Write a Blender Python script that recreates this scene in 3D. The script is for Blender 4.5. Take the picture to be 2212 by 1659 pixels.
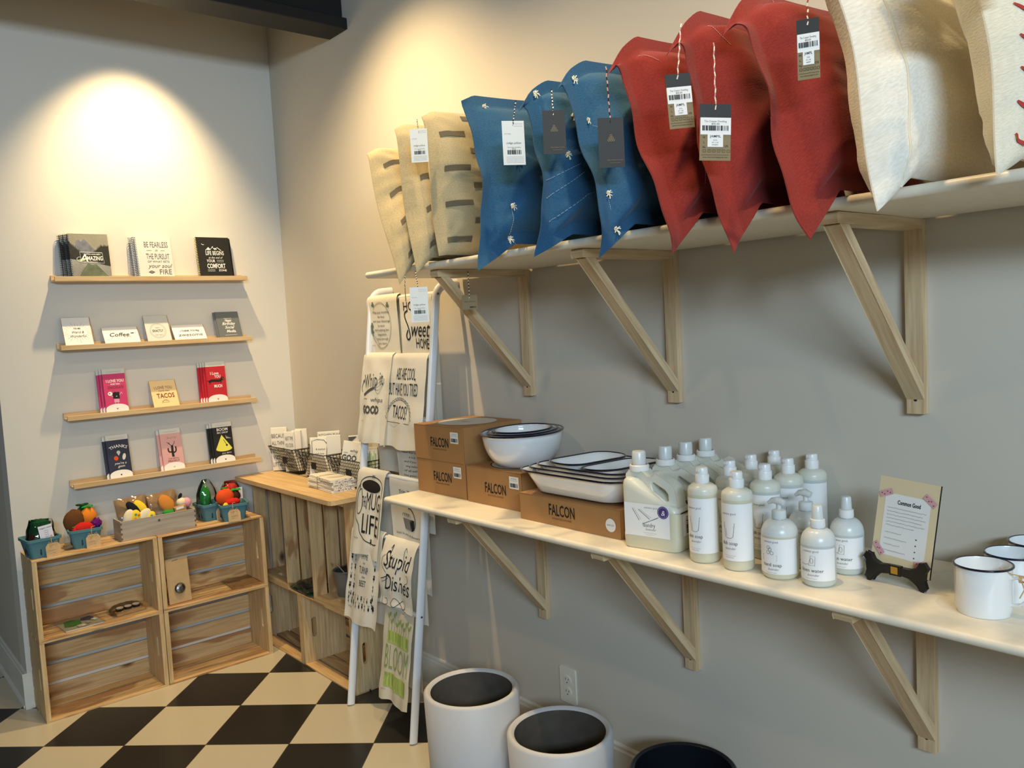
import bpy, math, random
from mathutils import Vector, Matrix, noise
from math import sin, cos, pi, radians as rad
from mathutils.geometry import tessellate_polygon
scene = bpy.context.scene
for o in list(bpy.data.objects): bpy.data.objects.remove(o)
COL = scene.collection
random.seed(7)
# ------------------------------------------------------------------ camera
cam = bpy.data.cameras.new('camera'); camo = bpy.data.objects.new('camera', cam); COL.objects.link(camo)
camo.location = (-1.7856, -3.7678, 1.4282); camo.rotation_euler = (1.4989, 0.0533, -0.7059)
cam.sensor_width = 36; cam.lens = 1792.2 / 2212 * 36; cam.clip_start = .05; cam.clip_end = 60
scene.camera = camo
# ------------------------------------------------------------------ world, lamps, exposure
vs = scene.view_settings; vs.view_transform = 'Standard'; vs.look = 'None'; vs.gamma = 1; vs.use_curve_mapping = False; vs.exposure = -0.10
W = bpy.data.worlds.new('room_light'); scene.world = W; W.use_nodes = True
W.node_tree.nodes['Background'].inputs[0].default_value = (.62, .76, 1, 1); W.node_tree.nodes['Background'].inputs[1].default_value = .035
def lamp(kind, name, loc, target, power, color, **k):
    l = bpy.data.lights.new(name, kind); l.energy = power; l.color = color
    for a, b in k.items(): setattr(l, a, b)
    o = bpy.data.objects.new(name, l); COL.objects.link(o); o.location = loc
    o.rotation_euler = (Vector(target) - Vector(loc)).to_track_quat('-Z', 'Y').to_euler()
    return o
WARM = (1, .74, .40)
lamp('SPOT', 'wall_spot_back', (-.642, -.404, 2.845), (-.66, -.16, 2.2), 135, WARM, spot_size=rad(76), spot_blend=1, shadow_soft_size=.02)
lamp('SPOT', 'wall_spot_rack', (-.62, -1.2, 2.845), (-.42, -1.2, 2.2), 112, WARM, spot_size=rad(112), spot_blend=1, shadow_soft_size=.02)
lamp('SPOT', 'added_shelf_spot', (-.70, -2.0, 2.845), (-.66, -2.0, 2.2), 52, WARM, spot_size=rad(125), spot_blend=1, shadow_soft_size=.025)  # added spot, strengthens the warm strip along the lower shelf front
lamp('SPOT', 'wall_spot_shelf', (-.72, -2.9, 2.845), (-.68, -2.85, 2.2), 54, WARM, spot_size=rad(130), spot_blend=1, shadow_soft_size=.03)
lamp('SPOT', 'wall_spot_near', (-.72, -4.0, 2.845), (-.60, -3.9, 2.2), 28, WARM, spot_size=rad(130), spot_blend=1, shadow_soft_size=.03)
lamp('SPOT', 'room_spot', (-1.9, -1.9, 2.845), (-1.6, -1.8, 1), 24, WARM, spot_size=rad(140), spot_blend=1, shadow_soft_size=.05)
lamp('AREA', 'high_window', (-2.9, -5.8, 2.30), (-.7, -1.0, 1.2), 130, (.61, .80, 1), shape='RECTANGLE', size=1.5, size_y=.40)
lamp('AREA', 'shop_window', (-3.8, -8.0, 1.2), (-1.4, 0, 1.2), 30, (.61, .80, 1), shape='RECTANGLE', size=4, size_y=1.7)
# ------------------------------------------------------------------ materials
MAT = {}
def srgb(c):
    if isinstance(c, str): c = [int(c[i:i+2], 16) / 255 for i in (0, 2, 4)]
    return tuple(x / 12.92 if x <= .04045 else ((x + .055) / 1.055) ** 2.4 for x in c) + (1,)
def nt(name):
    m = bpy.data.materials.new(name); m.use_nodes = True; MAT[name] = m
    return m, m.node_tree.nodes, m.node_tree.links, m.node_tree.nodes['Principled BSDF']
def mat(name, col, rough=.6, metal=0, bump=0, bscale=200, spec=.5, var=0, vscale=8, trans=0, sss=0, alpha=1, coat=0):
    m, n, l, b = nt(name)
    b.inputs['Base Color'].default_value = srgb(col); b.inputs['Roughness'].default_value = rough
    b.inputs['Metallic'].default_value = metal; b.inputs['Specular IOR Level'].default_value = spec
    b.inputs['Transmission Weight'].default_value = trans; b.inputs['Alpha'].default_value = alpha
    b.inputs['Coat Weight'].default_value = coat
    if sss:
        b.inputs['Subsurface Weight'].default_value = sss; b.inputs['Subsurface Radius'].default_value = (.02, .02, .018); b.inputs['Subsurface Scale'].default_value = .6
    if bump or var:
        tc = n.new('ShaderNodeTexCoord')
    if bump:
        t = n.new('ShaderNodeTexNoise'); t.inputs['Scale'].default_value = bscale; t.inputs['Detail'].default_value = 3
        l.new(tc.outputs['Object'], t.inputs['Vector'])
        bn = n.new('ShaderNodeBump'); bn.inputs['Strength'].default_value = bump; bn.inputs['Distance'].default_value = .002
        l.new(t.outputs['Fac'], bn.inputs['Height']); l.new(bn.outputs[0], b.inputs['Normal'])
    if var:
        t = n.new('ShaderNodeTexNoise'); t.inputs['Scale'].default_value = vscale; t.inputs['Detail'].default_value = 4
        l.new(tc.outputs['Object'], t.inputs['Vector'])
        r = n.new('ShaderNodeValToRGB'); c = srgb(col)
        r.color_ramp.elements[0].position = .3; r.color_ramp.elements[1].position = .7
        r.color_ramp.elements[0].color = tuple(x * (1 - var) for x in c[:3]) + (1,); r.color_ramp.elements[1].color = tuple(min(1, x * (1 + var)) for x in c[:3]) + (1,)
        l.new(t.outputs['Fac'], r.inputs['Fac']); l.new(r.outputs['Color'], b.inputs['Base Color'])
    return m
def wood(name, light, dark, knot=None, rough=.55, along=3, across=55, knots=0, bands=None):
    """grain follows the UV map: u runs along the board in metres, v across it"""
    m, n, l, b = nt(name); b.inputs['Roughness'].default_value = rough
    uv = n.new('ShaderNodeUVMap')
    mp = n.new('ShaderNodeMapping'); mp.inputs['Scale'].default_value = (along, across, 1); l.new(uv.outputs[0], mp.inputs[0])
    t = n.new('ShaderNodeTexNoise'); t.inputs['Scale'].default_value = 1.4; t.inputs['Detail'].default_value = 5; t.inputs['Distortion'].default_value = .6
    l.new(mp.outputs[0], t.inputs['Vector'])
    r = n.new('ShaderNodeValToRGB'); r.color_ramp.elements[0].position = .32; r.color_ramp.elements[1].position = .68
    r.color_ramp.elements[0].color = srgb(dark); r.color_ramp.elements[1].color = srgb(light)
    l.new(t.outputs['Fac'], r.inputs['Fac']); out = r.outputs['Color']
    if bands:
        mp3 = n.new('ShaderNodeMapping'); mp3.inputs['Scale'].default_value = (2.2, 9, 1); l.new(uv.outputs[0], mp3.inputs[0])
        t3 = n.new('ShaderNodeTexNoise'); t3.inputs['Scale'].default_value = 1.0; t3.inputs['Detail'].default_value = 2; t3.inputs['Distortion'].default_value = 1.2
        l.new(mp3.outputs[0], t3.inputs['Vector'])
        r3 = n.new('ShaderNodeValToRGB'); r3.color_ramp.elements[0].position = .52; r3.color_ramp.elements[1].position = .60
        r3.color_ramp.elements[0].color = (0, 0, 0, 1); r3.color_ramp.elements[1].color = (.75, .75, .75, 1)
        l.new(t3.outputs['Fac'], r3.inputs['Fac'])
        mx = n.new('ShaderNodeMix'); mx.data_type = 'RGBA'; l.new(r3.outputs['Color'], mx.inputs[0]); l.new(out, mx.inputs[6]); mx.inputs[7].default_value = srgb(bands); out = mx.outputs[2]
    if knots:
        mp2 = n.new('ShaderNodeMapping'); mp2.inputs['Scale'].default_value = (knots, knots * 1.7, 1); l.new(uv.outputs[0], mp2.inputs[0])
        v = n.new('ShaderNodeTexVoronoi'); v.inputs['Scale'].default_value = 1; l.new(mp2.outputs[0], v.inputs['Vector'])
        r2 = n.new('ShaderNodeValToRGB'); r2.color_ramp.elements[0].position = .05; r2.color_ramp.elements[1].position = .12
        r2.color_ramp.elements[0].color = (1, 1, 1, 1); r2.color_ramp.elements[1].color = (0, 0, 0, 1)
        l.new(v.outputs['Distance'], r2.inputs['Fac'])
        mx = n.new('ShaderNodeMix'); mx.data_type = 'RGBA'; l.new(r2.outputs['Color'], mx.inputs[0]); l.new(out, mx.inputs[6]); mx.inputs[7].default_value = srgb(knot); out = mx.outputs[2]
    l.new(out, b.inputs['Base Color'])
    bn = n.new('ShaderNodeBump'); bn.inputs['Strength'].default_value = .15; bn.inputs['Distance'].default_value = .001
    l.new(t.outputs['Fac'], bn.inputs['Height']); l.new(bn.outputs[0], b.inputs['Normal'])
    return m
mat('wall_paint', 'DCD8CC', .75, bump=.06, bscale=350); mat('wall_tan', 'D0C7B6', .75, bump=.06, bscale=350)  # second wall tone is browner than the first, same finish
mat('ceiling_paint', '4a4338', .9)
mat('trim_paint', 'E6DFCF', .45)
mat('black_stain', '0e0c0a', .6, bump=.1, bscale=60)
wood('pine', 'DCC093', 'C6A472', across=45)
wood('pine_pale', 'DDC49C', 'C2A278', across=60, along=4)
wood('crate_wood', 'DDBD8A', 'C39C66', '5f4228', across=60, knots=3.1, bands='9c6b42')
wood('crate_end', 'DEC292', 'BE9D69', across=70, along=4)
wood('board_wood', 'E0C08C', 'D0AA72', across=40)
wood('grey_wood', 'B7AD9C', '9C9182', across=40)
wood('red_wood', '7a4630', '5a3020', across=40)
mat('laminate', 'E9DFC9', .38, var=.03, vscale=60)
mat('white_metal', 'E8EAEA', .32, spec=.5)
mat('towel', 'EFE8D6', .92, bump=.5, bscale=900)
mat('towel_oat', 'DDD3B8', .92, bump=.6, bscale=700)
mat('ink', '141310', .8); mat('ink_grey', '55534c', .8); mat('ink_soft', '8c8a84', .8); mat('white_ink', 'f4f1ea', .7)
mat('ink_green', '8fa556', .85); mat('ink_lime', 'b9cc6a', .85); mat('brown_ink', '7b3b22', .8); mat('clover', '6d7a6a', .85)
mat('paper', 'F2EEE6', .7); mat('paper_grey', 'CFCFC8', .6); mat('kraft', 'B28B5E', .75, var=.05, vscale=30); mat('kraft_light', 'C9A878', .75, var=.06, vscale=30)
mat('cardboard', 'AD7E4B', .7, var=.03, vscale=20); mat('cardboard_dark', '7c5630', .8)
mat('enamel', 'EEEFEC', .12, coat=.5, spec=.6); mat('enamel_rim', '10122a', .15, coat=.5)
mat('plastic_milky', 'E0DFCF', .3, sss=.5); mat('plastic_cap', 'F1F0EA', .3, sss=.3); mat('plastic_frost', 'D9DDD9', .28, sss=.4)
mat('soap_yellow', 'D9D4B9', .28, sss=.6); mat('soap_grey', 'CCD2CA', .28, sss=.6)
mat('label', 'F4F3EF', .6); mat('violet', '4c3a78', .6)
mat('wire', '14110f', .45, metal=.4); mat('slate', '22252a', .8)
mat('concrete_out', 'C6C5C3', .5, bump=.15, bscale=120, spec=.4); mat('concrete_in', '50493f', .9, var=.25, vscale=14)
mat('black_glaze', '15181f', .25)
mat('black_wood', '0d0c0b', .35); mat('brass', 'C9A24a', .3, metal=1); mat('steel', '8a8f92', .3, metal=1)
mat('cream_card', 'E8D2A6', .7); mat('pink_tape', 'D9A6A6', .7); mat('pink_dot', '8d4a50', .7)
mat('berry_box', '4f7f88', .75, bump=.3, bscale=300)
mat('galvanised', '8b9396', .42, metal=.7)
def fabric(name, c1, c2, sx=1, bumps=.5):
    m, n, l, b = nt(name); b.inputs['Roughness'].default_value = .95; b.inputs['Specular IOR Level'].default_value = .15
    b.inputs['Sheen Weight'].default_value = .15
    uv = n.new('ShaderNodeUVMap')
    mp = n.new('ShaderNodeMapping'); mp.inputs['Scale'].default_value = (260 * sx, 420 * sx, 1); l.new(uv.outputs[0], mp.inputs[0])
    t = n.new('ShaderNodeTexNoise'); t.inputs['Scale'].default_value = 1; t.inputs['Detail'].default_value = 3; l.new(mp.outputs[0], t.inputs['Vector'])
    r = n.new('ShaderNodeValToRGB'); r.color_ramp.elements[0].position = .3; r.color_ramp.elements[1].position = .7
    r.color_ramp.elements[0].color = srgb(c1); r.color_ramp.elements[1].color = srgb(c2)
    l.new(t.outputs['Fac'], r.inputs['Fac']); l.new(r.outputs['Color'], b.inputs['Base Color'])
    bn = n.new('ShaderNodeBump'); bn.inputs['Strength'].default_value = bumps; bn.inputs['Distance'].default_value = .001
    l.new(t.outputs['Fac'], bn.inputs['Height']); l.new(bn.outputs[0], b.inputs['Normal'])
    return m
fabric('beige_cloth', 'AD9C76', 'C2B38E'); fabric('dash_thread', '4f4838', '7f7560', 2)
fabric('blue_cloth', '28506f', '336083'); fabric('red_cloth', '7c2622', '8d322a'); fabric('cream_cloth', 'DDD6C4', 'EDE8DA', .6)
fabric('natural_cloth', 'D6CCB2', 'E6DEC8', 1); mat('thread_white', 'EFE6CC', .9); mat('thread_red', 'A8352c', .9); mat('thread_pink', 'd79a90', .9); mat('thread_blue', '9fb2bd', .9)
mat('tag_black', '23221f', .6); mat('tag_kraft', '8d7a55', .7); mat('tag_white', 'DDE2E0', .6)
def felt(name, c): mat(name, c, .95, bump=.6, bscale=500, spec=.1)
for a, c in (('felt_brown', '6a4526'), ('felt_dark_brown', '4a2a18'), ('felt_orange', 'ee8e2c'), ('felt_tangerine', 'e0562a'), ('felt_green', '2f9a3a'), ('felt_dark_green', '1d4a2c'), ('felt_red', 'cf2a24'),
             ('felt_purple', '6a1f6e'), ('felt_yellow', 'f0cf3a'), ('felt_navy', '20222e'), ('felt_cream', 'e9dcbc'), ('felt_pink', 'e6a6b8'), ('felt_tan', 'c9853c'), ('felt_teal', '5aa79b'), ('felt_blue', '3a3f8a'), ('felt_white', 'eeeaf2')): felt(a, c)
def cello(name, tint, g=.10, rough=.06):
    m = bpy.data.materials.new(name); m.use_nodes = True; MAT[name] = m; n, l = m.node_tree.nodes, m.node_tree.links
    n.remove(n['Principled BSDF']); out = n['Material Output']; tr = n.new('ShaderNodeBsdfTransparent'); gl = n.new('ShaderNodeBsdfGlossy'); mx = n.new('ShaderNodeMixShader'); fr = n.new('ShaderNodeFresnel'); ad = n.new('ShaderNodeMath')
    tr.inputs[0].default_value = srgb(tint); gl.inputs['Roughness'].default_value = rough; fr.inputs['IOR'].default_value = 1.4; ad.inputs[1].default_value = g - .04
    l.new(fr.outputs[0], ad.inputs[0]); l.new(ad.outputs[0], mx.inputs[0]); l.new(tr.outputs[0], mx.inputs[1]); l.new(gl.outputs[0], mx.inputs[2]); l.new(mx.outputs[0], out.inputs[0])
cello('cellophane', 'f4f6f6', .07); cello('clear_knob', 'eef2f4', .30, .35)
def floor_mat():
    m, n, l, b = nt('checker_tiles')
    uv = n.new('ShaderNodeUVMap'); sp = n.new('ShaderNodeSeparateXYZ'); l.new(uv.outputs[0], sp.inputs[0])
    ck = n.new('ShaderNodeTexChecker'); ck.inputs['Scale'].default_value = 1; l.new(uv.outputs[0], ck.inputs['Vector'])
    ck.inputs['Color1'].default_value = srgb('CCC1A6'); ck.inputs['Color2'].default_value = srgb('232220')
    def line(o):
        f = n.new('ShaderNodeMath'); f.operation = 'FRACT'; l.new(o, f.inputs[0])
        s = n.new('ShaderNodeMath'); s.operation = 'SUBTRACT'; l.new(f.outputs[0], s.inputs[0]); s.inputs[1].default_value = .5
        a = n.new('ShaderNodeMath'); a.operation = 'ABSOLUTE'; l.new(s.outputs[0], a.inputs[0])
        g = n.new('ShaderNodeMath'); g.operation = 'GREATER_THAN'; l.new(a.outputs[0], g.inputs[0]); g.inputs[1].default_value = .495
        return g.outputs[0]
    mx = n.new('ShaderNodeMath'); mx.operation = 'MAXIMUM'; l.new(line(sp.outputs[0]), mx.inputs[0]); l.new(line(sp.outputs[1]), mx.inputs[1])
    mi = n.new('ShaderNodeMix'); mi.data_type = 'RGBA'; l.new(mx.outputs[0], mi.inputs[0]); l.new(ck.outputs['Color'], mi.inputs[6]); mi.inputs[7].default_value = srgb('4a4032')
    l.new(mi.outputs[2], b.inputs['Base Color']); b.inputs['Roughness'].default_value = .3
    t = n.new('ShaderNodeTexNoise'); t.inputs['Scale'].default_value = 40; l.new(uv.outputs[0], t.inputs['Vector'])
    bn = n.new('ShaderNodeBump'); bn.inputs['Strength'].default_value = .08; bn.inputs['Distance'].default_value = .002; l.new(t.outputs['Fac'], bn.inputs['Height']); l.new(bn.outputs[0], b.inputs['Normal'])
floor_mat()
# ------------------------------------------------------------------ mesh helpers
class MB:
    def __init__(s): s.v = []; s.f = []; s.m = []; s.uv = []; s.mats = []
    def mi(s, name):
        if name not in s.mats: s.mats.append(name)
        return s.mats.index(name)
    def add(s, vs, fs, mt, uvs=None, M=None):
        b = len(s.v); k = s.mi(mt)
        s.v += [tuple((M @ Vector(p)) if M else p) for p in vs]
        for i, f in enumerate(fs):
            s.f.append(tuple(b + j for j in f)); s.m.append(k)
            s.uv.append([uvs[j] for j in f] if uvs else None)
    def box(s, lo, hi, mt, M=None, axis=None):
        lo = Vector(lo); hi = Vector(hi); d = hi - lo
        ax = axis if axis is not None else max(range(3), key=lambda i: abs(d[i]))
        o = random.random() * 10; o2 = random.random() * 10
        P = [(x, y, z) for x in (lo.x, hi.x) for y in (lo.y, hi.y) for z in (lo.z, hi.z)]
        F = [(0, 1, 3, 2), (4, 6, 7, 5), (0, 4, 5, 1), (2, 3, 7, 6), (0, 2, 6, 4), (1, 5, 7, 3)]
        b = len(s.v); k = s.mi(mt); s.v += [tuple((M @ Vector(p)) if M else p) for p in P]
        oth = [i for i in range(3) if i != ax]
        for fi, f in enumerate(F):
            s.f.append(tuple(b + j for j in f)); s.m.append(k)
            fa = fi // 2
            if fa == ax: s.uv.append([(o + P[j][oth[0]] * .3, o2 + P[j][oth[1]]) for j in f])
            else:
                c = [i for i in oth if i != fa][0]
                s.uv.append([(o + P[j][ax], o2 + P[j][c] + fa * .37) for j in f])
    def prism(s, pts, y0, y1, mt, M=None, cap=True):
        """2D outline (x,z) extruded along y"""
        n = len(pts); V = [(p[0], y0, p[1]) for p in pts] + [(p[0], y1, p[1]) for p in pts]
        F = [(i, (i + 1) % n, n + (i + 1) % n, n + i) for i in range(n)]
        if cap:
            for t in tessellate_polygon([[Vector((p[0], p[1], 0)) for p in pts]]):
                F.append(tuple(t)); F.append(tuple(n + j for j in reversed(t)))
        o = random.random() * 9
        s.add(V, F, mt, [(o + q[0], o + q[2]) for q in V], M)
    def lathe(s, prof, mt, n=32, M=None, mats=None, sx=1, sy=1):
        V = []; 
        for r, z in prof:
            for i in range(n): a = 2 * pi * i / n; V.append((r * cos(a) * sx, r * sin(a) * sy, z))
        for j in range(len(prof) - 1):
            F = []
            for i in range(n):
                a, b, c, d = j * n + i, j * n + (i + 1) % n, (j + 1) * n + (i + 1) % n, (j + 1) * n + i
                if prof[j][0] < 1e-6: F.append((a, c, d))
                elif prof[j + 1][0] < 1e-6: F.append((a, b, c))
                else: F.append((a, b, c, d))
            if j == 0: s.add(V, F, (mats or {}).get(j, mt), [(p[0], p[2]) for p in V], M); base = len(s.v) - len(V)
            else:
                k = s.mi((mats or {}).get(j, mt))
                for f in F: s.f.append(tuple(base + q for q in f)); s.m.append(k); s.uv.append([(V[q][0], V[q][2]) for q in f])
    def tube(s, path, r, mt, n=8, M=None, closed=False, rz=None, mats=None):
        """round tube; rz gives an elliptical section; mats (list) stripes it"""
        P = [Vector(p) for p in path]; V = []; N = len(P); up = Vector((0, 0, 1)); T = []
        for i in range(N):
            a = P[(i - 1) % N] if (closed or i > 0) else P[i]; b = P[(i + 1) % N] if (closed or i < N - 1) else P[i]
            T.append((b - a).normalized())
        side = T[0].cross(up)
        if side.length < .05: side = T[0].cross(Vector((1, 0, 0)))
        side.normalize()
        for i in range(N):
            side = (side - T[i] * side.dot(T[i])).normalized(); u2 = T[i].cross(side).normalized()
            rr = r[i] if isinstance(r, (list, tuple)) else r
            for k in range(n):
                a = 2 * pi * k / n + (pi / 4 if n == 4 else 0); V.append(tuple(P[i] + side * cos(a) * rr + u2 * sin(a) * (rz or rr)))
        base = len(s.v); s.v += [tuple((M @ Vector(p)) if M else p) for p in V]
        for i in range(N if closed else N - 1):
            k0 = s.mi(mats[i % len(mats)] if mats else mt)
            for k in range(n):
                a, b = i * n + k, i * n + (k + 1) % n; c, d = ((i + 1) % N) * n + (k + 1) % n, ((i + 1) % N) * n + k
                s.f.append((base + a, base + b, base + c, base + d)); s.m.append(k0); s.uv.append(None)
        if not closed:
            k0 = s.mi(mt)
            s.f.append(tuple(base + k for k in reversed(range(n)))); s.m.append(k0); s.uv.append(None)
            s.f.append(tuple(base + (N - 1) * n + k for k in range(n))); s.m.append(k0); s.uv.append(None)
    def grid(s, fn, nu, nv, mt, M=None, su=1, sv=1, flip=False, wrap=False):
        V = [tuple(fn(i / nu, j / nv)) for j in range(nv + 1) for i in range(nu + (0 if wrap else 1))]
        w = nu if wrap else nu + 1
        F = []
        for j in range(nv):
            for i in range(nu):
                a, b = j * w + i, j * w + (i + 1) % w
                q = (a, b, b + w, a + w); F.append(tuple(reversed(q)) if flip else q)
        s.add(V, F, mt, [((k % w) / nu * su, (k // w) / nv * sv) for k in range(len(V))], M)
    def blob(s, c, r, mt, n=14, M=None, squash=(1, 1, 1), nz=0, R=None):
        m = (M or Matrix()) @ Matrix.Translation(c) @ (R or Matrix())
        def fn(u, v):
            a = 2 * pi * u; b = pi * v; p = Vector((sin(b) * cos(a), sin(b) * sin(a), cos(b)))
            k = 1 + nz * noise.noise(p * 2.1 + Vector(c) * 7)
            return (p.x * r * squash[0] * k, p.y * r * squash[1] * k, p.z * r * squash[2] * k)
        s.grid(fn, n, max(6, n // 2 + 2), mt, m, wrap=True, flip=True)
    def art(s, A, fn):
        for vs, fs, mt, lay in A.items:
            s.add([tuple(fn(p[0], p[1], .0004 + .00035 * lay)) for p in vs], fs, mt, [(p[0], p[1]) for p in vs])
    def build(s, name, parent=None, smooth=False, bevel=0, loc=None, rot=None, auto=40):
        me = bpy.data.meshes.new(name); me.from_pydata(s.v, [], s.f)
        for k in s.mats: me.materials.append(MAT[k])
        me.polygons.foreach_set('material_index', s.m)
        if any(u for u in s.uv):
            L = me.uv_layers.new(name='UVMap'); fl = []
            for u, f in zip(s.uv, s.f): 
                for k in range(len(f)): fl += list(u[k]) if u else [0, 0]
            L.data.foreach_set('uv', fl)
        me.update()
        if smooth:
            me.polygons.foreach_set('use_smooth', [True] * len(me.polygons))
            if auto: me.set_sharp_from_angle(angle=rad(auto))
        o = bpy.data.objects.new(name, me); COL.objects.link(o)
        if parent: o.parent = parent
        if loc: o.location = loc
        if rot: o.rotation_euler = rot
        if bevel:
            b = o.modifiers.new('b', 'BEVEL'); b.width = bevel; b.segments = 2; b.limit_method = 'ANGLE'; b.angle_limit = rad(50)
        return o
def thing(name, label, cat, loc=(0, 0, 0), rot=(0, 0, 0), group=None):
    o = bpy.data.objects.new(name, None); COL.objects.link(o); o.location = loc; o.rotation_euler = rot; o.empty_display_size = .05
    return tag(o, label, cat, group)
def tag(o, label, cat, group=None):
    o['label'] = label; o['category'] = cat
    if group: o['group'] = group
    return o
def struct(o): o['kind'] = 'structure'; return o
def dup(root, label, loc=None, rot=None, group=None):
    r = root.copy(); COL.objects.link(r); r['label'] = label
    if group: r['group'] = group
    if loc: r.location = loc
    if rot: r.rotation_euler = rot
    for ch in list(root.children):
        c = ch.copy(); COL.objects.link(c); c.parent = r
        for g in list(ch.children):
            d = g.copy(); COL.objects.link(d); d.parent = c
    return r
# ------------------------------------------------------------------ printed art (flat shapes laid onto a surface)
_tc = {}
def glyphs(txt, bold=0):
    k = (txt, bold)
    if k in _tc: return _tc[k]
    c = bpy.data.curves.new('t', 'FONT'); c.body = txt; c.size = 1; c.resolution_u = 2; c.offset = bold; c.fill_mode = 'FRONT'
    o = bpy.data.objects.new('t', c); COL.objects.link(o)
    dg = bpy.context.evaluated_depsgraph_get(); e = o.evaluated_get(dg); me = e.to_mesh()
    vs = [(v.co.x, v.co.y) for v in me.vertices]; fs = [tuple(p.vertices) for p in me.polygons]
    e.to_mesh_clear(); bpy.data.objects.remove(o); bpy.data.curves.remove(c)
    if not vs: vs = [(0, 0)]
    x0 = min(v[0] for v in vs); x1 = max(v[0] for v in vs); y0 = min(v[1] for v in vs); y1 = max(v[1] for v in vs)
    vs = [(v[0] - (x0 + x1) / 2, v[1]) for v in vs]
    _tc[k] = (vs, fs, x1 - x0, y0, y1); return _tc[k]
class Art:
    def __init__(s): s.items = []
    def text(s, txt, x, y, h, mt='ink', w=None, bold=0, shear=0, rot=0, layer=1, align='c', arc=None):
        """h = capital height, w = total width (squeezes the letters), (x, y) = centre of the baseline"""
        vs, fs, W, y0, y1 = glyphs(txt, bold); k = h / .69; kx = (w / W) if w else k
        off = 0 if align == 'c' else (W / 2 * kx if align == 'l' else -W / 2 * kx)
        out = []
        for a, b in vs:
            px, py = a * kx + off + b * k * shear, b * k
            if arc: t = px / arc; px, py = (arc + py) * sin(t), (arc + py) * cos(t) - arc
            out.append((x + px * cos(rot) - py * sin(rot), y + px * sin(rot) + py * cos(rot)))
        s.items.append((out, fs, mt, layer)); return s
    def rect(s, x0, y0, x1, y1, mt, layer=0, nu=1, nv=1):
        V = [(x0 + (x1 - x0) * i / nu, y0 + (y1 - y0) * j / nv) for j in range(nv + 1) for i in range(nu + 1)]; w = nu + 1
        s.items.append((V, [(j * w + i, j * w + i + 1, (j + 1) * w + i + 1, (j + 1) * w + i) for j in range(nv) for i in range(nu)], mt, layer)); return s
    def poly(s, pts, mt, layer=0):
        ts = tessellate_polygon([[Vector((p[0], p[1], 0)) for p in pts]])
        fs = []
        for t in ts:
            a, b, c = (pts[i] for i in t)
            fs.append(tuple(t) if (b[0] - a[0]) * (c[1] - a[1]) - (b[1] - a[1]) * (c[0] - a[0]) > 0 else tuple(reversed(t)))
        s.items.append((list(pts), fs, mt, layer)); return s
    def disc(s, x, y, rx, ry, mt, layer=0, rot=0, n=20):
        return s.poly([(x + rx * cos(2 * pi * i / n) * cos(rot) - ry * sin(2 * pi * i / n) * sin(rot), y + rx * cos(2 * pi * i / n) * sin(rot) + ry * sin(2 * pi * i / n) * cos(rot)) for i in range(n)], mt, layer)
    def line(s, pts, w, mt='ink', layer=1, closed=False, taper=False):
        if closed: pts = list(pts) + [pts[0], pts[1]]
        V = []; N = len(pts)
        for i, p in enumerate(pts):
            a = pts[max(0, i - 1)]; b = pts[min(N - 1, i + 1)]; d = Vector((b[0] - a[0], b[1] - a[1]))
            if d.length < 1e-9: d = Vector((1, 0))
            d.normalize(); ww = w / 2 * ((.25 + .75 * sin(pi * min(1, (i + .3) / N))) if taper else 1)
            V += [(p[0] - d.y * ww, p[1] + d.x * ww), (p[0] + d.y * ww, p[1] - d.x * ww)]
        s.items.append((V, [(2 * i, 2 * i + 1, 2 * i + 3, 2 * i + 2) for i in range(N - 1)], mt, layer)); return s
    def ring(s, x, y, rx, ry, w, mt='ink', layer=1, a0=0, a1=360, n=28, rot=0):
        P = []
        for i in range(n + 1):
            t = rad(a0 + (a1 - a0) * i / n); P.append((x + rx * cos(t) * cos(rot) - ry * sin(t) * sin(rot), y + rx * cos(t) * sin(rot) + ry * sin(t) * cos(rot)))
        return s.line(P, w, mt, layer)
    def curve(s, pts, w, mt='ink', layer=1, n=6, taper=False):
        """smooth line through the points"""
        P = []; q = [pts[0]] + list(pts) + [pts[-1]]
        for i in range(1, len(q) - 2):
            for k in range(n):
                t = k / n; a, b, c, d = q[i - 1], q[i], q[i + 1], q[i + 2]
                P.append(tuple(.5 * (2 * b[j] + (c[j] - a[j]) * t + (2 * a[j] - 5 * b[j] + 4 * c[j] - d[j]) * t * t + (3 * b[j] - a[j] - 3 * c[j] + d[j]) * t ** 3) for j in (0, 1)))
        P.append(pts[-1]); return s.line(P, w, mt, layer, taper=taper)
    def barcode(s, x0, y0, x1, y1, mt='ink', layer=2, vert=False, n=16):
        rnd = random.Random(5); 
        a0, a1 = (y0, y1) if vert else (x0, x1); st = (a1 - a0) / n
        for i in range(n):
            w = st * rnd.choice((.35, .55, .8)); p = a0 + i * st
            s.rect(*((x0, p, x1, p + w) if vert else (p, y0, p + w, y1)), mt, layer)
        return s
    def scribble(s, x0, y, x1, h, w, mt='ink_grey', layer=1, seed=0):
        """a line of small handwriting-like print"""
        rnd = random.Random(seed); P = []; x = x0
        while x < x1: P.append((x, y + rnd.random() * h)); x += h * .45
        if len(P) > 1: s.line(P, w, mt, layer)
        return s
def flat(x0=0, z0=0, y=0):          # art on an upright face looking to -Y
    return lambda u, v, h: (x0 + u, y - h, z0 + v)
def flatR(z=0):                      # art on a level face looking up
    return lambda u, v, h: (u, v, z + h)
def round_box(x0, x1, z0, z1, r, n=4):
    P = []
    for cx, cz, a in ((x1 - r, z0 + r, -90), (x1 - r, z1 - r, 0), (x0 + r, z1 - r, 90), (x0 + r, z0 + r, 180)):
        for i in range(n + 1): t = rad(a + 90 * i / n); P.append((cx + r * cos(t), cz + r * sin(t)))
    return P
def card_mb(w, h, t, mt, mb=None, back=None):
    mb = mb or MB(); mb.box((-w / 2, 0, 0), (w / 2, t, h), mt); return mb
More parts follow.
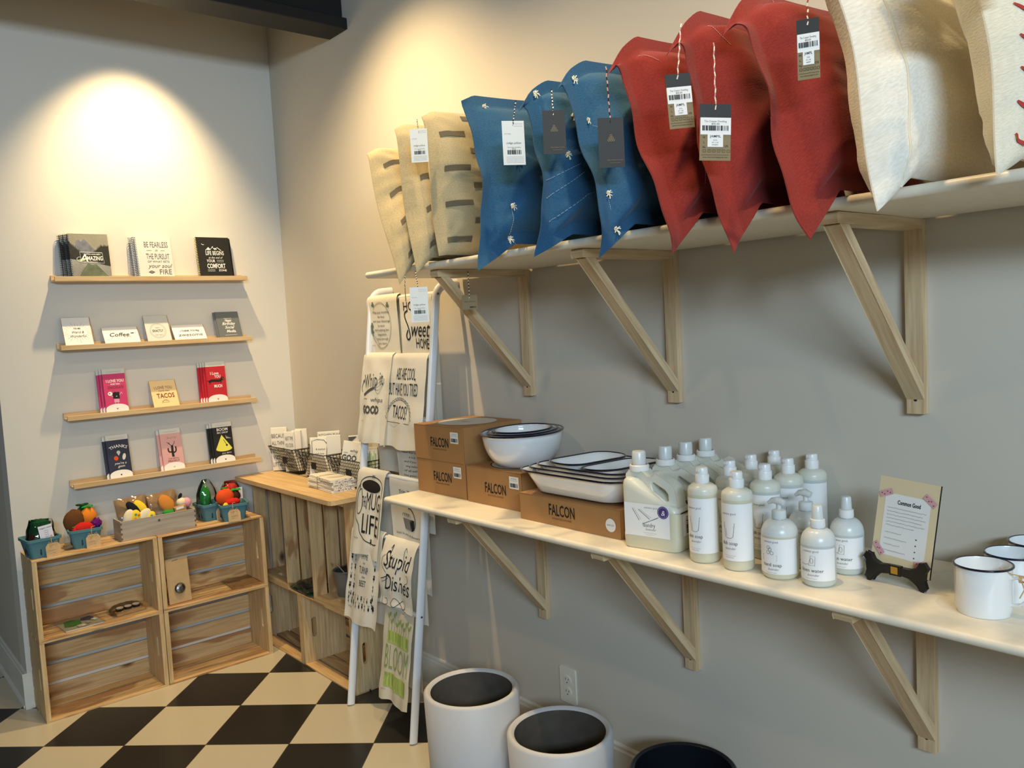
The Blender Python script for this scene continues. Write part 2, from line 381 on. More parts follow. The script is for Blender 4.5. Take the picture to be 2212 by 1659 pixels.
# ------------------------------------------------------------------ the room
TX, TY, TA, TS = -1.2554, -.4183, -.7872, .3037
def tile_uv(x, y):
    dx, dy = x - TX, y - TY; return ((dx * cos(TA) + dy * sin(TA)) / TS + 40, (-dx * sin(TA) + dy * cos(TA)) / TS + 40)
m = MB(); V = [(-7, -9, 0), (.15, -9, 0), (.15, 2.7, 0), (-7, 2.7, 0)]
m.add(V, [(0, 1, 2, 3)], 'checker_tiles', [tile_uv(p[0], p[1]) for p in V])
V2 = [(p[0], p[1], -.05) for p in V]; m.add(V2, [(3, 2, 1, 0)], 'checker_tiles', [(0, 0)] * 4)
struct(m.build('floor'))
def block(name, lo, hi, mt='wall_paint'):
    m = MB(); m.box(lo, hi, mt); return struct(m.build(name))
XW = -1.2223
block('wall_back', (XW, 0, 0), (.15, .12, 3.3)); block('wall_right', (0, -6, 0), (.15, 0, 3.3), 'wall_tan'); block('wall_left', (XW, .12, 0), (XW + .12, 2.6, 3.3), 'wall_tan'); block('wall_far', (-7, 2.6, 0), (XW + .12, 2.7, 3.3))
block('ceiling', (-7, -6, 3.0), (.15, 2.7, 3.1), 'ceiling_paint')
def baseboard(name, p0, p1, nrm):
    m = MB(); d = Vector(p1) - Vector(p0); L = d.length; d.normalize(); n = Vector(nrm)
    prof = [(0, 0), (.022, 0), (.022, .008), (.016, .016), (.013, .02), (.013, .105), (.011, .112), (.011, .118), (.007, .124), (.007, .132), (.003, .139), (0, .139)]
    V = [tuple(Vector(p) + n * q[0] + Vector((0, 0, q[1]))) for p in (p0, p1) for q in prof]; k = len(prof)
    m.add(V, [(i, (i + 1) % k, k + (i + 1) % k, k + i) for i in range(k)] + [tuple(reversed(range(k))), tuple(range(k, 2 * k))], 'trim_paint')
    return struct(m.build(name, smooth=True, auto=25))
baseboard('baseboard_back', (XW - .018, 0, 0), (0, 0, 0), (0, -1, 0)); baseboard('baseboard_right', (0, -6, 0), (0, -.022, 0), (-1, 0, 0)); baseboard('baseboard_left', (XW, 2.6, 0), (XW, .0, 0), (-1, 0, 0))
m = MB(); m.box((-6.5, -.745, 2.655), (-.0, -.597, 2.70), 'black_stain'); m.box((-6.5, -.71, 2.70), (-.0, -.63, 3.0), 'black_stain')
struct(m.build('trim_1', bevel=.003))
# wall socket
t = thing('electrical_outlet', 'white duplex power socket low on the right wall behind the planters', 'outlet', (0, -1.862, .255), (0, 0, -pi / 2))
m = MB(); m.prism(round_box(-.036, .036, -.058, .058, .005), -.006, -.0001, 'trim_paint'); m.build('cover_plate', t, bevel=.0015)
for s in (-1, 1):
    m = MB(); P = [(.017 * cos(a) , .0145 * sin(a) * 1.0 + s * .0195) for a in [2 * pi * i / 20 for i in range(20)]]
    m.prism(P, -.0085, -.006, 'trim_paint')
    for x, h in ((-.006, .007), (.006, .0055)): m.box((x - .001, -.0088, s * .0195 - h / 2 + .003), (x + .001, -.0084, s * .0195 + h / 2 + .003), 'ink')
    m.prism([(.0022 * cos(a), .0022 * sin(a) + s * .0195 - .008) for a in [2 * pi * i / 10 for i in range(10)]], -.0088, -.0084, 'ink')
    m.build('socket', t)
# ------------------------------------------------------------------ the two long shelves and their brackets
def shelf(name, label, y0, z1, th):
    m = MB(); r = th / 2; P = [(-.013, z1 - th), (-.013, z1)] + [(-.389 + r + r * cos(rad(a)), z1 - r + r * sin(rad(a))) for a in range(90, 271, 20)]
    M = Matrix(((1, 0, 0, 0), (0, 1, 0, 0), (0, 0, 1, 0), (0, 0, 0, 1)))
    m.prism(P, -5.9, y0, 'laminate', M)
    return tag(m.build(name, smooth=True, auto=30), label, 'shelf')
shelf('wall_shelf', 'long cream upper wall shelf carrying the row of pillows', -1.413, 1.6206, .0205)
shelf('wall_shelf', 'long cream lower wall shelf carrying boxes, bottles and mugs', -1.437, .8866, .0195)
def bracket(y, ztop, label, arm=.352, group=None, drop=.405, bs=None):
    t = thing('shelf_bracket', label, 'bracket', (0, y, ztop - drop), group=group); w = .0185
    m = MB(); m.box((-.021, -w, 0), (-.0005, w, drop - .0005), 'pine_pale')
    # screw hole
    m.tube([(-.0212, 0, .03), (-.0216, 0, .03)], .0038, 'ink', 10)
    m.build('upright', t, bevel=.0015)
    m = MB(); P = [(-arm - .008, drop - .0215), (-arm - .012, drop - .0125), (-arm - .008, drop - .0015), (-.0215, drop - .0005), (-.0215, drop - .0215)]
    m.prism(P, -w, w, 'pine_pale'); m.build('arm', t, bevel=.0015)
    m = MB(); a = Vector((-(bs or arm - .034), 0, drop - .0225)); b = Vector((-.0215, 0, .062)); d = (b - a).normalized(); nrm = Vector((d.z, 0, -d.x))
    hw = .0215; 
    # ends cut flush with arm (level) and upright (plumb)
    def hitz(p, z): return p + d * ((z - p.z) / d.z)
    def hitx(p, x): return p + d * ((x - p.x) / d.x)
    p = [hitz(a + nrm * hw, a.z), hitz(a, a.z), hitx(b, b.x), hitx(b + nrm * hw, b.x)]
    m.prism([(q.x, q.z) for q in p], -w * .9, w * .9, 'pine_pale')
    # grain along the diagonal
    m.uv = [[((v[0] * d.x + v[2] * d.z) + 3, (v[0] * nrm.x + v[2] * nrm.z) + v[1] * 1.1) for v in (m.v[j] for j in f)] for f in m.f]
    m.build('diagonal_brace', t, bevel=.0015)
    return t
for y, s in ((-1.757, 'leftmost, beside the towel rack'), (-2.350, 'middle, under the blue pillows'), (-2.990, 'right, under the cream pillow'), (-3.60, 'rightmost')):
    if y > -3.5: bracket(y, 1.600, 'pale wooden bracket of the upper shelf, ' + s)
for y, s in ((-1.775, 'leftmost, under the cardboard boxes'), (-2.373, 'middle, under the soap bottles'), (-3.000, 'right, under the small sign')):
    bracket(y, .867, 'pale wooden bracket of the lower shelf, ' + s, .354, bs=.292)
# ------------------------------------------------------------------ picture ledges
for z, s in ((1.7139, 'topmost, holding notebooks'), (1.4388, 'second down, holding greeting cards'), (1.1543, 'third down, holding the pink pack'), (.8767, 'lowest, holding the navy pack')):
    t = thing('picture_ledge', 'narrow pine picture ledge, ' + s, 'shelf', (-.6117, 0, z - .0197)); L = .3963
    m = MB(); m.box((-L, -.0656, 0), (L, -.0125, .008), 'pine'); m.build('base_board', t, bevel=.001)
    m = MB(); m.box((-L, -.0776, 0), (L, -.0658, .0197), 'pine'); m.build('front_lip', t, bevel=.001)
    m = MB(); m.box((-L, -.0123, 0), (L, -.0005, .029), 'pine'); m.build('back_rail', t, bevel=.001)
# ------------------------------------------------------------------ crates
def slot_plate(m, W, H, th, cx, cz, sl, sw, mt, M):
    """plate in (x,z), 0..W by 0..H, thickness along y, with a round-ended slot standing upright"""
    inn = []; ns = 8
    for i in range(ns + 1): a = pi * i / ns; inn.append((cx + sw * cos(a), cz + sl + sw * sin(a)))
    for i in range(ns + 1): a = pi + pi * i / ns; inn.append((cx + sw * cos(a), cz - sl + sw * sin(a)))
    out = []
    for p in inn:
        dx, dz = p[0] - cx, p[1] - cz; k = []
        if dx > 1e-9: k.append((W - cx) / dx)
        if dx < -1e-9: k.append(-cx / dx)
        if dz > 1e-9: k.append((H - cz) / dz)
        if dz < -1e-9: k.append(-cz / dz)
        q = min(k); out.append((cx + dx * q, cz + dz * q))
    def snap(corner):
        j = min(range(len(out)), key=lambda i: (out[i][0] - corner[0]) ** 2 + (out[i][1] - corner[1]) ** 2); out[j] = corner
    for c in ((0, 0), (W, 0), (W, H), (0, H)): snap(c)
    n = len(inn); V = [(p[0], y, p[1]) for y in (0, th) for p in inn] + [(p[0], y, p[1]) for y in (0, th) for p in out]
    F = []
    for i in range(n):
        j = (i + 1) % n
        F += [(i, j, 2 * n + j, 2 * n + i), (n + j, n + i, 3 * n + i, 3 * n + j), (j, i, n + i, n + j), (2 * n + i, 2 * n + j, 3 * n + j, 3 * n + i)]
    o = random.random() * 9
    m.add(V, F, mt, [(o + v[2], o + v[0] + v[1]) for v in V], M)
def crate(label, loc, rotz=0, tall=False, L=.457, H=.317, D=.212, group=None, hf=.075, seed=0):
    """open to local -Y. L = distance between the solid ends"""
    random.seed(seed); t = thing('wooden_crate', label, 'crate', loc, (0, 0, rotz), group)
    K = Matrix.Identity(4)
    if tall:  K = Matrix(((0, 0, 1, 0), (0, 1, 0, 0), (-1, 0, 0, L / 2), (0, 0, 0, 1))) @ Matrix.Translation((0, 0, -H / 2))
    te = .017; ts = .008
    for s in (-1, 1):
        m = MB(); x = s * (L / 2) if s < 0 else L / 2 - te
        # plate axes: local plate x -> depth, plate z -> height, plate y -> thickness
        Q = K @ Matrix(((0, 1, 0, -L / 2 if s < 0 else L / 2 - te), (1, 0, 0, 0), (0, 0, 1, ts), (0, 0, 0, 1)))
        slot_plate(m, D - .009, H - 2 * ts, te, .052, H / 2 - ts, .033, .011, 'crate_end', Q)
        m.build('end_panel', t)
    ax = 0
    def slats(name, boxes):
        m = MB()
        for lo, hi in boxes: m.box(lo, hi, 'crate_wood', None, 0)
        m.v = [tuple(K @ Vector(v)) for v in m.v]
        m.build(name, t, bevel=.0012)
    h4 = (H - 3 * .0135) / 4; z = 0; B = []
    for i in range(4): B.append(((-L / 2, D - .0085, z), (L / 2, D, z + h4))); z += h4 + .0135
    slats('back_slats', B)
    w = (D - .0105 - 2 * .009) / 3
    for nm, z0 in (('bottom_slats', 0), ('top_slats', H - ts)):
        slats(nm, [((-L / 2, i * (w + .009), z0), (L / 2, i * (w + .009) + w, z0 + ts - .0002)) for i in range(3)])
    return t
YF = -.2253
crate('knotty pine crate on its side, upper left of the four against the back wall', (-.978, YF, .317), seed=3)
crate('knotty pine crate on its side, upper right of the four against the back wall', (-.518, YF, .317), seed=4)
crate('knotty pine crate on its side, lower left of the four against the back wall', (-.978, YF, 0), seed=5)
crate('knotty pine crate on its side, lower right of the four against the back wall', (-.518, YF, 0), seed=6)
crate('pine crate on the floor against the right wall, nearer the towel rack', (-.252, -.678, 0), -pi / 2, L=.45, seed=7)
crate('pine crate on the floor against the right wall, tucked into the corner', (-.252, -.2275, 0), -pi / 2, L=.444, seed=8)
crate('pine crate standing upright under the display board, nearer the towel rack', (-.252, -.7505, .317), -pi / 2, True, seed=9)
crate('pine crate standing upright under the display board, tucked into the corner', (-.252, -.192, .317), -pi / 2, True, seed=10)
m = MB(); P = [(-.318, -.005), (-.0055, -.005), (-.0055, -.925), (-.298, -.925), (-.312, -.919), (-.318, -.905)]
m.prism([(p[0], p[1]) for p in P], .7745, .792, 'board_wood', Matrix(((1, 0, 0, 0), (0, 0, 1, 0), (0, 1, 0, 0), (0, 0, 0, 1))))
m.uv = [[(m.v[j][1], m.v[j][0] + m.v[j][2]) for j in f] for f in m.f]
tag(m.build('display_board', bevel=.002), 'pale wooden board laid across the upright crates, under the wire baskets', 'board')
# ------------------------------------------------------------------ planters and outlet
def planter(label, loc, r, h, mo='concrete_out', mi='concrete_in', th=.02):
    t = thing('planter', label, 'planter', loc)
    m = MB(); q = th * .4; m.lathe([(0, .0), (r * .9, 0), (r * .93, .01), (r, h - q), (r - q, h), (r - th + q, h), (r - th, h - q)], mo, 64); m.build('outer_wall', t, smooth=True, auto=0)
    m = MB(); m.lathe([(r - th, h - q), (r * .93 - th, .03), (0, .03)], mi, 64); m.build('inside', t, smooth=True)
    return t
planter('tall white cylinder planter, nearest the towel rack', (-.391, -1.862, 0), .140, .38)
planter('white cylinder planter, shorter, in front of the wall socket', (-.320, -2.158, 0), .1445, .33)
planter('glossy black round planter, only its rim at the bottom edge', (-.205, -2.483, 0), .133, .30, 'black_glaze', 'black_glaze', .012)
# ------------------------------------------------------------------ things on the picture ledges
def front_art(w, h, A, mt, t):
    m = MB(); m.box((-w / 2, 0, 0), (w / 2, t, h), mt); m.art(A, flat()); return m
def ledge_item(name, label, cat, builder, xc, zl, h, t, total, k=0, dx=0, group=None, roll=0):
    """k = how many like it stand in front"""
    lean = math.asin(min(.6, max(.05, (.0585 - total) / h)))
    zb = zl - .0197 + .0083 + total * sin(lean)
    y = -.0648 + k * t * cos(lean); z = zb - k * t * sin(lean)
    o = thing(name, label, cat, (xc + dx, y, z), (-lean, roll, 0), group)
    builder(o); return o
def notebook(A, w, h, t, cover, wire='wire', back='paper'):
    def b(o):
        m = front_art(w, h, A, cover, .0009); m.build('front_cover', o)
        m = MB(); m.box((-w / 2 + .002, .001, .002), (w / 2 - .001, t - .0012, h - .002), 'paper'); m.build('pages', o)
        m = MB(); m.box((-w / 2, t - .0011, 0), (w / 2, t - .0003, h), back); m.build('back_cover', o)
        m = MB(); n = 24
        for i in range(n):
            z = .006 + (h - .012) * i / (n - 1); r = t * .5 + .0022
            m.tube([(-w / 2 + .004 + r * 1.1 * cos(a) - .004, t / 2 + r * sin(a), z + .0012 * sin(a)) for a in [2 * pi * q / 8 for q in range(8)]], .0008, wire, 4, closed=True)
        m.build('spiral_binding', o)
    return b
def nb1(full=True):
    w, h = .150, .184; A = Art(); A.rect(-w / 2, 0, w / 2, h, 'paper_grey', 0)
    MAT.get('sky_print') or mat('sky_print', 'BDB79C', .5, var=.1, vscale=30); MAT.get('hill_print') or mat('hill_print', '70767f', .5, var=.25, vscale=60)
    MAT.get('tree_print') or mat('tree_print', '22241a', .5, var=.4, vscale=70); MAT.get('lake_print') or mat('lake_print', '5f6a54', .5, var=.3, vscale=40)
    A.rect(-w / 2, h * .45, w / 2, h, 'sky_print', 0); A.rect(-w / 2, 0, w / 2, h * .45, 'tree_print', 0)
    A.poly([(-.06, .10), (-.045, .155), (-.035, .160), (-.028, .150), (-.015, .162), (.0, .145), (.012, .128), (.022, .118), (.04, .118), (.045, .10)], 'hill_print', 1)
    P = [(-w / 2, .08), (-w / 2, .152)]; r = random.Random(3)
    for i in range(12): x = -w / 2 + .006 + i * .0045; P += [(x, .148 - i * .0042 + r.random() * .006), (x + .002, .138 - i * .0045)]
    P += [(-.02, .094), (.01, .106)]
    for i in range(13): x = .012 + i * .0046; P += [(x, .106 + min(i, 7) * .0044 + r.random() * .007), (x + .002, .102 + min(i, 7) * .0042)]
    P += [(w / 2, .140), (w / 2, .05), (0, .07)]
    A.poly(P, 'tree_print', 2)
    A.poly([(-.05, 0), (-.035, .03), (-.01, .062), (.005, .055), (.02, .058), (.035, .04), (.06, .01), (w / 2, .006), (w / 2, 0)], 'lake_print', 3)
    A.poly([(-.05, .074), (-.03, .080), (-.018, .075), (-.03, .070)], 'ink_lime', 3)
    A.line([(-.034, .066), (.052, .062), (.047, .106), (-.037, .108)], .0018, 'white_ink', 4, closed=True)
    A.text('MAZING', .018, .074, .017, 'white_ink', w=.058, bold=.02, layer=4).text('A', -.024, .068, .032, 'white_ink', bold=.01, layer=4, shear=.2)
    A.text('YOU HAVE BEEN', .014, .0965, .005, 'white_ink', w=.052, layer=4, bold=.02); A.text('always', .012, .066, .0045, 'white_ink', w=.03, layer=4, shear=.2)
    A.ring(-.040, .078, .010, .009, .0014, 'white_ink', 4, 60, 300)
    return A, w, h
A, w, h = nb1(); LB = 'spiral notebook with a mountain lake cover, '
for k, s in enumerate(('front one of its three', 'middle one of its three, mostly hidden', 'rearmost of its three, mostly hidden')):
    ledge_item('spiral_notebook', LB + s, 'notebook', notebook(A, w, h, .010, 'tree_print', back='ink'), -.866, 1.7139, h, .0115, .034, k, -.0125 * k, 'mountain notebooks')
w, h = .148, .184; A = Art()
A.text('BE FEARLESS', .012, .135, .024, 'ink_grey', w=.098, bold=.0).text('in', .010, .117, .011, 'ink_grey', shear=.3).text('THE PURSUIT', .014, .083, .024, 'ink_grey', w=.096).text('OF WHAT SETS', .014, .068, .0085, 'ink_grey', w=.09)
A.text('your soul', .016, .045, .017, 'ink_grey', w=.094, shear=.35).text('FIRE', .038, .016, .022, 'ink_grey', w=.05).poly([(-.034, .026), (-.020, .033), (-.006, .026), (-.020, .019)], 'ink_grey', 1)
A.line([(-.03, .121), (-.008, .121)], .0012, 'ink_grey').line([(.028, .121), (.045, .121)], .0012, 'ink_grey').text('the', -.02, .0245, .004, 'paper', layer=2)
for k, s in enumerate(('front one of its pair', 'rear one of its pair')):
    ledge_item('spiral_notebook', 'pale spiral notebook lettered BE FEARLESS, ' + s, 'notebook', notebook(A, w, h, .010, 'paper_grey', 'wire', 'paper_grey'), -.609, 1.7139, h, .0115, .024, k, -.0125 * k, 'pale lettered notebooks')
w, h = .148, .184; A = Art(); wi = 'white_ink'
A.text('LIFE BEGINS', .004, .103, .0185, wi, w=.082, bold=.008).text('at the end of', .004, .087, .009, wi, w=.062, shear=.3).text('YOUR', -.018, .070, .0125, wi, w=.038, bold=.01).text('COMFORT', .004, .043, .0205, wi, w=.082, bold=.02).text('ZONE', .030, .029, .0085, wi, w=.036, bold=.01)
for y in (.072, .079): A.line([(.008, y), (.04, y)], .0012, wi)
for y in (.030, .036): A.line([(-.037, y), (-.004, y)], .0012, wi)
A.line([(-.036, .124), (-.022, .138), (-.014, .128), (-.004, .14), (.006, .127), (.012, .134), (.018, .137), (.034, .124)], .0025, wi)
A.poly([(-.03, .126), (-.022, .138), (-.014, .128), (-.008, .134), (-.018, .126)], wi, 1).poly([(.0, .130), (.006, .136), (.016, .127)], wi, 1)
A.line([(-.052, .154), (-.045, .149), (-.040, .150)], .002, wi).line([(-.006, .140), (.0, .143)], .0015, wi)
for k, s in enumerate(('front one of its three', 'middle one of its three', 'rearmost of its three')):
    ledge_item('spiral_notebook', 'black spiral notebook lettered LIFE BEGINS, ' + s, 'notebook', notebook(A if k == 0 else Art(), w, h, .009, 'ink', 'brass', 'ink' if k != 1 else 'paper'), -.351, 1.7139, h, .0105, .0315, k, .0075 * k, 'black lettered notebooks')
# greeting cards in clear sleeves, each with its envelope behind
def greet(w, h, A, mt, env='kraft'):
    def b(o):
        front_art(w, h, A, mt, .0012).build('card', o)
        m = MB(); m.box((-w / 2 - .001, .0018, .001), (w / 2 + .003, .0034, h + .0015), env); m.build('envelope', o)
    return b
def gcard(label, xc, w, h, A, mt, roll=0, env='kraft', name='greeting_card', zl=1.4388, dx=.0):
    return ledge_item(name, label, 'greeting card', greet(w, h, A, mt, env), xc, zl, h, .004, .004, 0, dx, None, roll)
A = Art(); w, h = .104, .133
for i in range(26):
    a = 2 * pi * i / 26; A.line([(.0 + .036 * cos(a), .066 + .026 * sin(a)), ((.036 + .010 + .006 * (i % 3)) * cos(a), .066 + (.036 + .006 * (i % 3)) * sin(a))], .0005, 'ink_grey')
A.text('YOU ARE', .0, .080, .0075, 'ink', w=.026, bold=.02).text('Weird &', .0, .062, .0105, 'ink', w=.046, shear=.3).text('Wonderful.', .0, .044, .0115, 'ink', w=.062, shear=.3)
gcard('white greeting card with a sunburst, leftmost on its ledge', -.934, w, h, A, 'paper')
A = Art(); w, h = .139, .092
A.text('Coffee', -.008, .044, .019, 'ink', w=.078, shear=.25, bold=.012).text('DATE', .024, .036, .008, 'ink_soft').disc(.046, .059, .008, .0025, 'ink', 1).ring(.046, .052, .010, .008, .0006, 'ink_soft', 1, 180, 360)
A.scribble(-.045, .066, -.01, .004, .0005, 'ink_soft', seed=1)
for y in (.024, .012): A.line([(-.05, y), (.05, y)], .0005, 'ink_soft')
A.text('NAME', -.055, .026, .003, 'ink_soft').text('TIME', -.05, .008, .003, 'ink_soft')
gcard('wide white card lettered Coffee', -.7675, w, h, A, 'paper', env='kraft')
A = Art(); w, h = .099, .131
A.ring(0, .058, .033, .034, .0006, 'ink_grey').ring(0, .058, .029, .030, .0004, 'ink_grey').text('EXACTLY', 0, .053, .0105, 'ink', w=.044, bold=.01).text("THAT'S", 0, .070, .004, 'ink_grey').text('WHAT I MEAN', 0, .036, .0035, 'ink_grey', w=.03)
gcard('grey greeting card with a circle around EXACTLY', -.6185, w, h, A, 'paper_grey')
A = Art(); w, h = .139, .091
A.text("I THINK YOU'RE", .004, .054, .0085, 'ink', w=.082, bold=.03, arc=.35).text('awesome', .002, .028, .017, 'ink', w=.104, shear=.25)
gcard('wide white card lettered awesome', -.484, w, h, A, 'paper')
A = Art(); w, h = .104, .131; mat('slate_card', '62686a', .5); 
for t_, y, ww in (('Happy', .083, .03), ('Birthday', .067, .058), ('Social', .049, .04), ('Media.', .030, .044)): A.text(t_, .0 + (.006 if y < .04 else 0), y, .013, 'white_ink', w=ww, shear=.35, bold=.012)
A.line([(-.018, .099), (.018, .099)], .001, 'white_ink').line([(-.026, .017), (.03, .019)], .001, 'white_ink')
for k, s in enumerate(('front one of a stack', 'rear one of a stack')):
    ledge_item('greeting_card', 'slate grey birthday card at the right end, ' + s, 'greeting card', greet(w, h, A, 'slate_card', 'slate_card'), -.306, 1.4388, h, .005, .012, k, -.008 * k, 'slate birthday cards')
# chocolate bar cards
def bar(w, h, t, A, mt):
    def b(o):
        m = MB(); m.box((-w / 2, 0, 0), (w / 2, t, h - .021), mt); m.box((-w / 2, .0002, h - .021), (w / 2, t, h), 'paper_grey'); m.art(A, flat()); m.build('printed_sleeve', o)
        m = MB(); P = [(-w / 2, 0), (w / 2, 0), (w / 2, .018)] + [(w / 2 * cos(rad(a)) , .018 + .020 * sin(rad(a))) for a in range(10, 180, 10)] + [(-w / 2, .018)]
        m.prism(P, -.0012, -.0003, 'paper'); 
        B = Art(); B.poly([(0, .014), (.0035, .018), (.0025, .021), (0, .0195), (-.0025, .021), (-.0035, .018)], mt if mt != 'paper' else 'ink', 0); m.art(B, flat(y=-.0013)); m.build('white_band', o)
    return b
def bars(label, n, xc, zl, A, mt, grp, dx=-.0085):
    w, h, t = .088, .186, .0105
    for k in range(n):
        s = ('front one of a stack', 'second of a stack, mostly hidden', 'third of a stack, mostly hidden', 'rearmost of a stack, mostly hidden')[k]
        ledge_item('chocolate_bar_pack', label + ', ' + s, 'chocolate bar', bar(w, h, t, A if k == 0 else Art(), mt), xc, zl, h, t + .0012, n * (t + .0012), k, dx * k, grp)
for nm, c in (('hot_pink', 'CE3A6F'), ('bar_red', 'C4202F'), ('bar_navy', '23283f'), ('bar_pink', 'D9A5A2'), ('bar_black', '1b1c1d'), ('taco_cream', 'EBCB94'), ('lemon', 'E8E25a')): mat(nm, c, .5)
A = Art(); A.scribble(-.03, .172, .03, .002, .0006, 'ink_soft', seed=2)
A.text('I LOVE YOU', .002, .129, .0115, 'white_ink', w=.068, bold=.02).text('MORE THAN', .002, .118, .006, 'white_ink', w=.036, bold=.02).text('CHOCOLATE', .002, .103, .010, 'brown_ink', w=.062, bold=.02)
A.poly([(-.012, .062), (.014, .060), (.014, .086), (.008, .088), (.004, .086), (-.002, .089), (-.008, .087), (-.012, .084)], 'ink', 1).disc(-.022, .082, .009, .0085, 'white_ink', 1).disc(-.024, .083, .003, .0025, 'bar_red', 2)
A.rect(-.009, .044, .011, .058, 'felt_pink', 1).line([(-.005, .044), (-.004, .032)], .001, 'white_ink').line([(.005, .044), (.006, .032)], .001, 'white_ink').line([(.014, .074), (.022, .086)], .001, 'white_ink').line([(.022, .086), (.026, .078)], .001, 'white_ink').line([(-.020, .074), (-.012, .068)], .001, 'white_ink').disc(.002, .070, .003, .0012, 'white_ink', 2)
bars('hot pink chocolate bar pack on the third ledge', 3, -.814, 1.1543, A, 'hot_pink', 'hot pink packs')
A = Art(); w, h = .107, .132
A.text('I LOVE YOU', 0, .093, .013, 'brown_ink', w=.074, arc=.3).text('more than', 0, .080, .008, 'brown_ink', w=.046, shear=.3).text('TACOS', .004, .050, .021, 'brown_ink', w=.074, bold=.02)
A.ring(0, .030, .013, .011, .001, 'brown_ink', 1, 0, 180).line([(-.013, .030), (.013, .028)], .001, 'brown_ink').ring(-.003, .028, .013, .011, .001, 'brown_ink', 1, 30, 200)
gcard('cream card lettered TACOS, middle of the third ledge', -.6125, w, h, A, 'taco_cream', zl=1.1543, env='kraft')
A = Art(); A.scribble(-.03, .172, .03, .002, .0006, 'ink_soft', seed=3)
A.text('I Love', -.006, .128, .013, 'white_ink', w=.038, bold=.02).text('YOU', .006, .113, .0125, 'white_ink', w=.028, bold=.02).text('MUCH', .006, .070, .0125, 'white_ink', w=.036, bold=.03)
A.curve([(-.034, .096), (-.02, .102), (.012, .100), (.024, .104)], .011, 'ink', 1).disc(.028, .109, .008, .008, 'ink', 1).poly([(.022, .118), (.04, .106), (.03, .102)], 'brown_ink', 2).line([(-.03, .096), (-.03, .086)], .003, 'ink').line([(.020, .098), (.020, .088)], .003, 'ink').line([(-.034, .098), (-.042, .104)], .002, 'ink')
bars('red chocolate bar pack with a sausage dog', 4, -.389, 1.1543, A, 'bar_red', 'red dog packs', -.0075)
A = Art(); A.scribble(-.03, .172, .03, .002, .0006, 'ink_soft', seed=4)
A.text('THANKS', .002, .133, .0125, 'white_ink', w=.066, bold=.01, arc=.06).poly([(-.008, .112), (-.004, .119), (.004, .119), (.008, .112), (0, .098)], 'paper_grey', 1).disc(-.012, .088, .0085, .0095, 'felt_tangerine', 1).disc(.020, .092, .0065, .014, 'paper_grey', 1, rot=-.25)
A.text("you're a", .002, .062, .009, 'white_ink', w=.046, shear=.35).text('gem', .004, .049, .010, 'white_ink', w=.026, shear=.35)
bars('navy chocolate bar pack lettered THANKS', 2, -.821, .8767, A, 'bar_navy', 'navy packs', -.010)
A = Art(); A.scribble(-.03, .172, .03, .002, .0006, 'ink_soft', seed=5)
A.text('Sorry', .004, .142, .010, 'ink_green', w=.040, shear=.3).curve([(.002, .062), (.001, .085), (.002, .112)], .010, 'bar_black', 1)
A.curve([(-.002, .084), (-.013, .085), (-.016, .094), (-.016, .102)], .0055, 'bar_black', 1).curve([(.004, .080), (.014, .084), (.017, .094), (.016, .106)], .0055, 'bar_black', 1).line([(.002, .110), (-.008, .118), (-.018, .128)], .002, 'bar_black').line([(.004, .112), (.012, .120), (.014, .130)], .002, 'bar_black').line([(-.008, .118), (-.010, .126)], .0018, 'bar_black')
A.text('FOR BEING', .002, .052, .006, 'brown_ink', w=.044).text('PRICKLY', .002, .040, .0085, 'brown_ink', w=.048, bold=.01)
bars('pale pink chocolate bar pack with a cactus', 2, -.603, .8767, A, 'bar_pink', 'pale pink packs', -.010)
A = Art(); A.scribble(-.03, .172, .03, .002, .0006, 'ink_soft', seed=6)
A.text('BOOM', .0, .148, .0125, 'white_ink', w=.050, bold=.02).text('MIC DROP', .0, .136, .0075, 'white_ink', w=.050, bold=.01).text('you did it', .008, .043, .007, 'white_ink', w=.042, shear=.35)
A.poly([(-.006, .130)] + [(-.001 + .037 * cos(rad(a)), .066 + .012 * sin(rad(a))) for a in range(-180, 1, 15)], 'lemon', 1).line([(.0, .108), (.012, .084)], .0022, 'ink', 2).disc(.013, .081, .0045, .0045, 'ink', 2)
for i in range(5): A.line([(.014, .112), (.012 + .006 * i, .126 - .004 * i)], .0012, 'paper_grey', 2)
bars('black chocolate bar pack lettered BOOM', 3, -.376, .8767, A, 'bar_black', 'black packs', -.008)
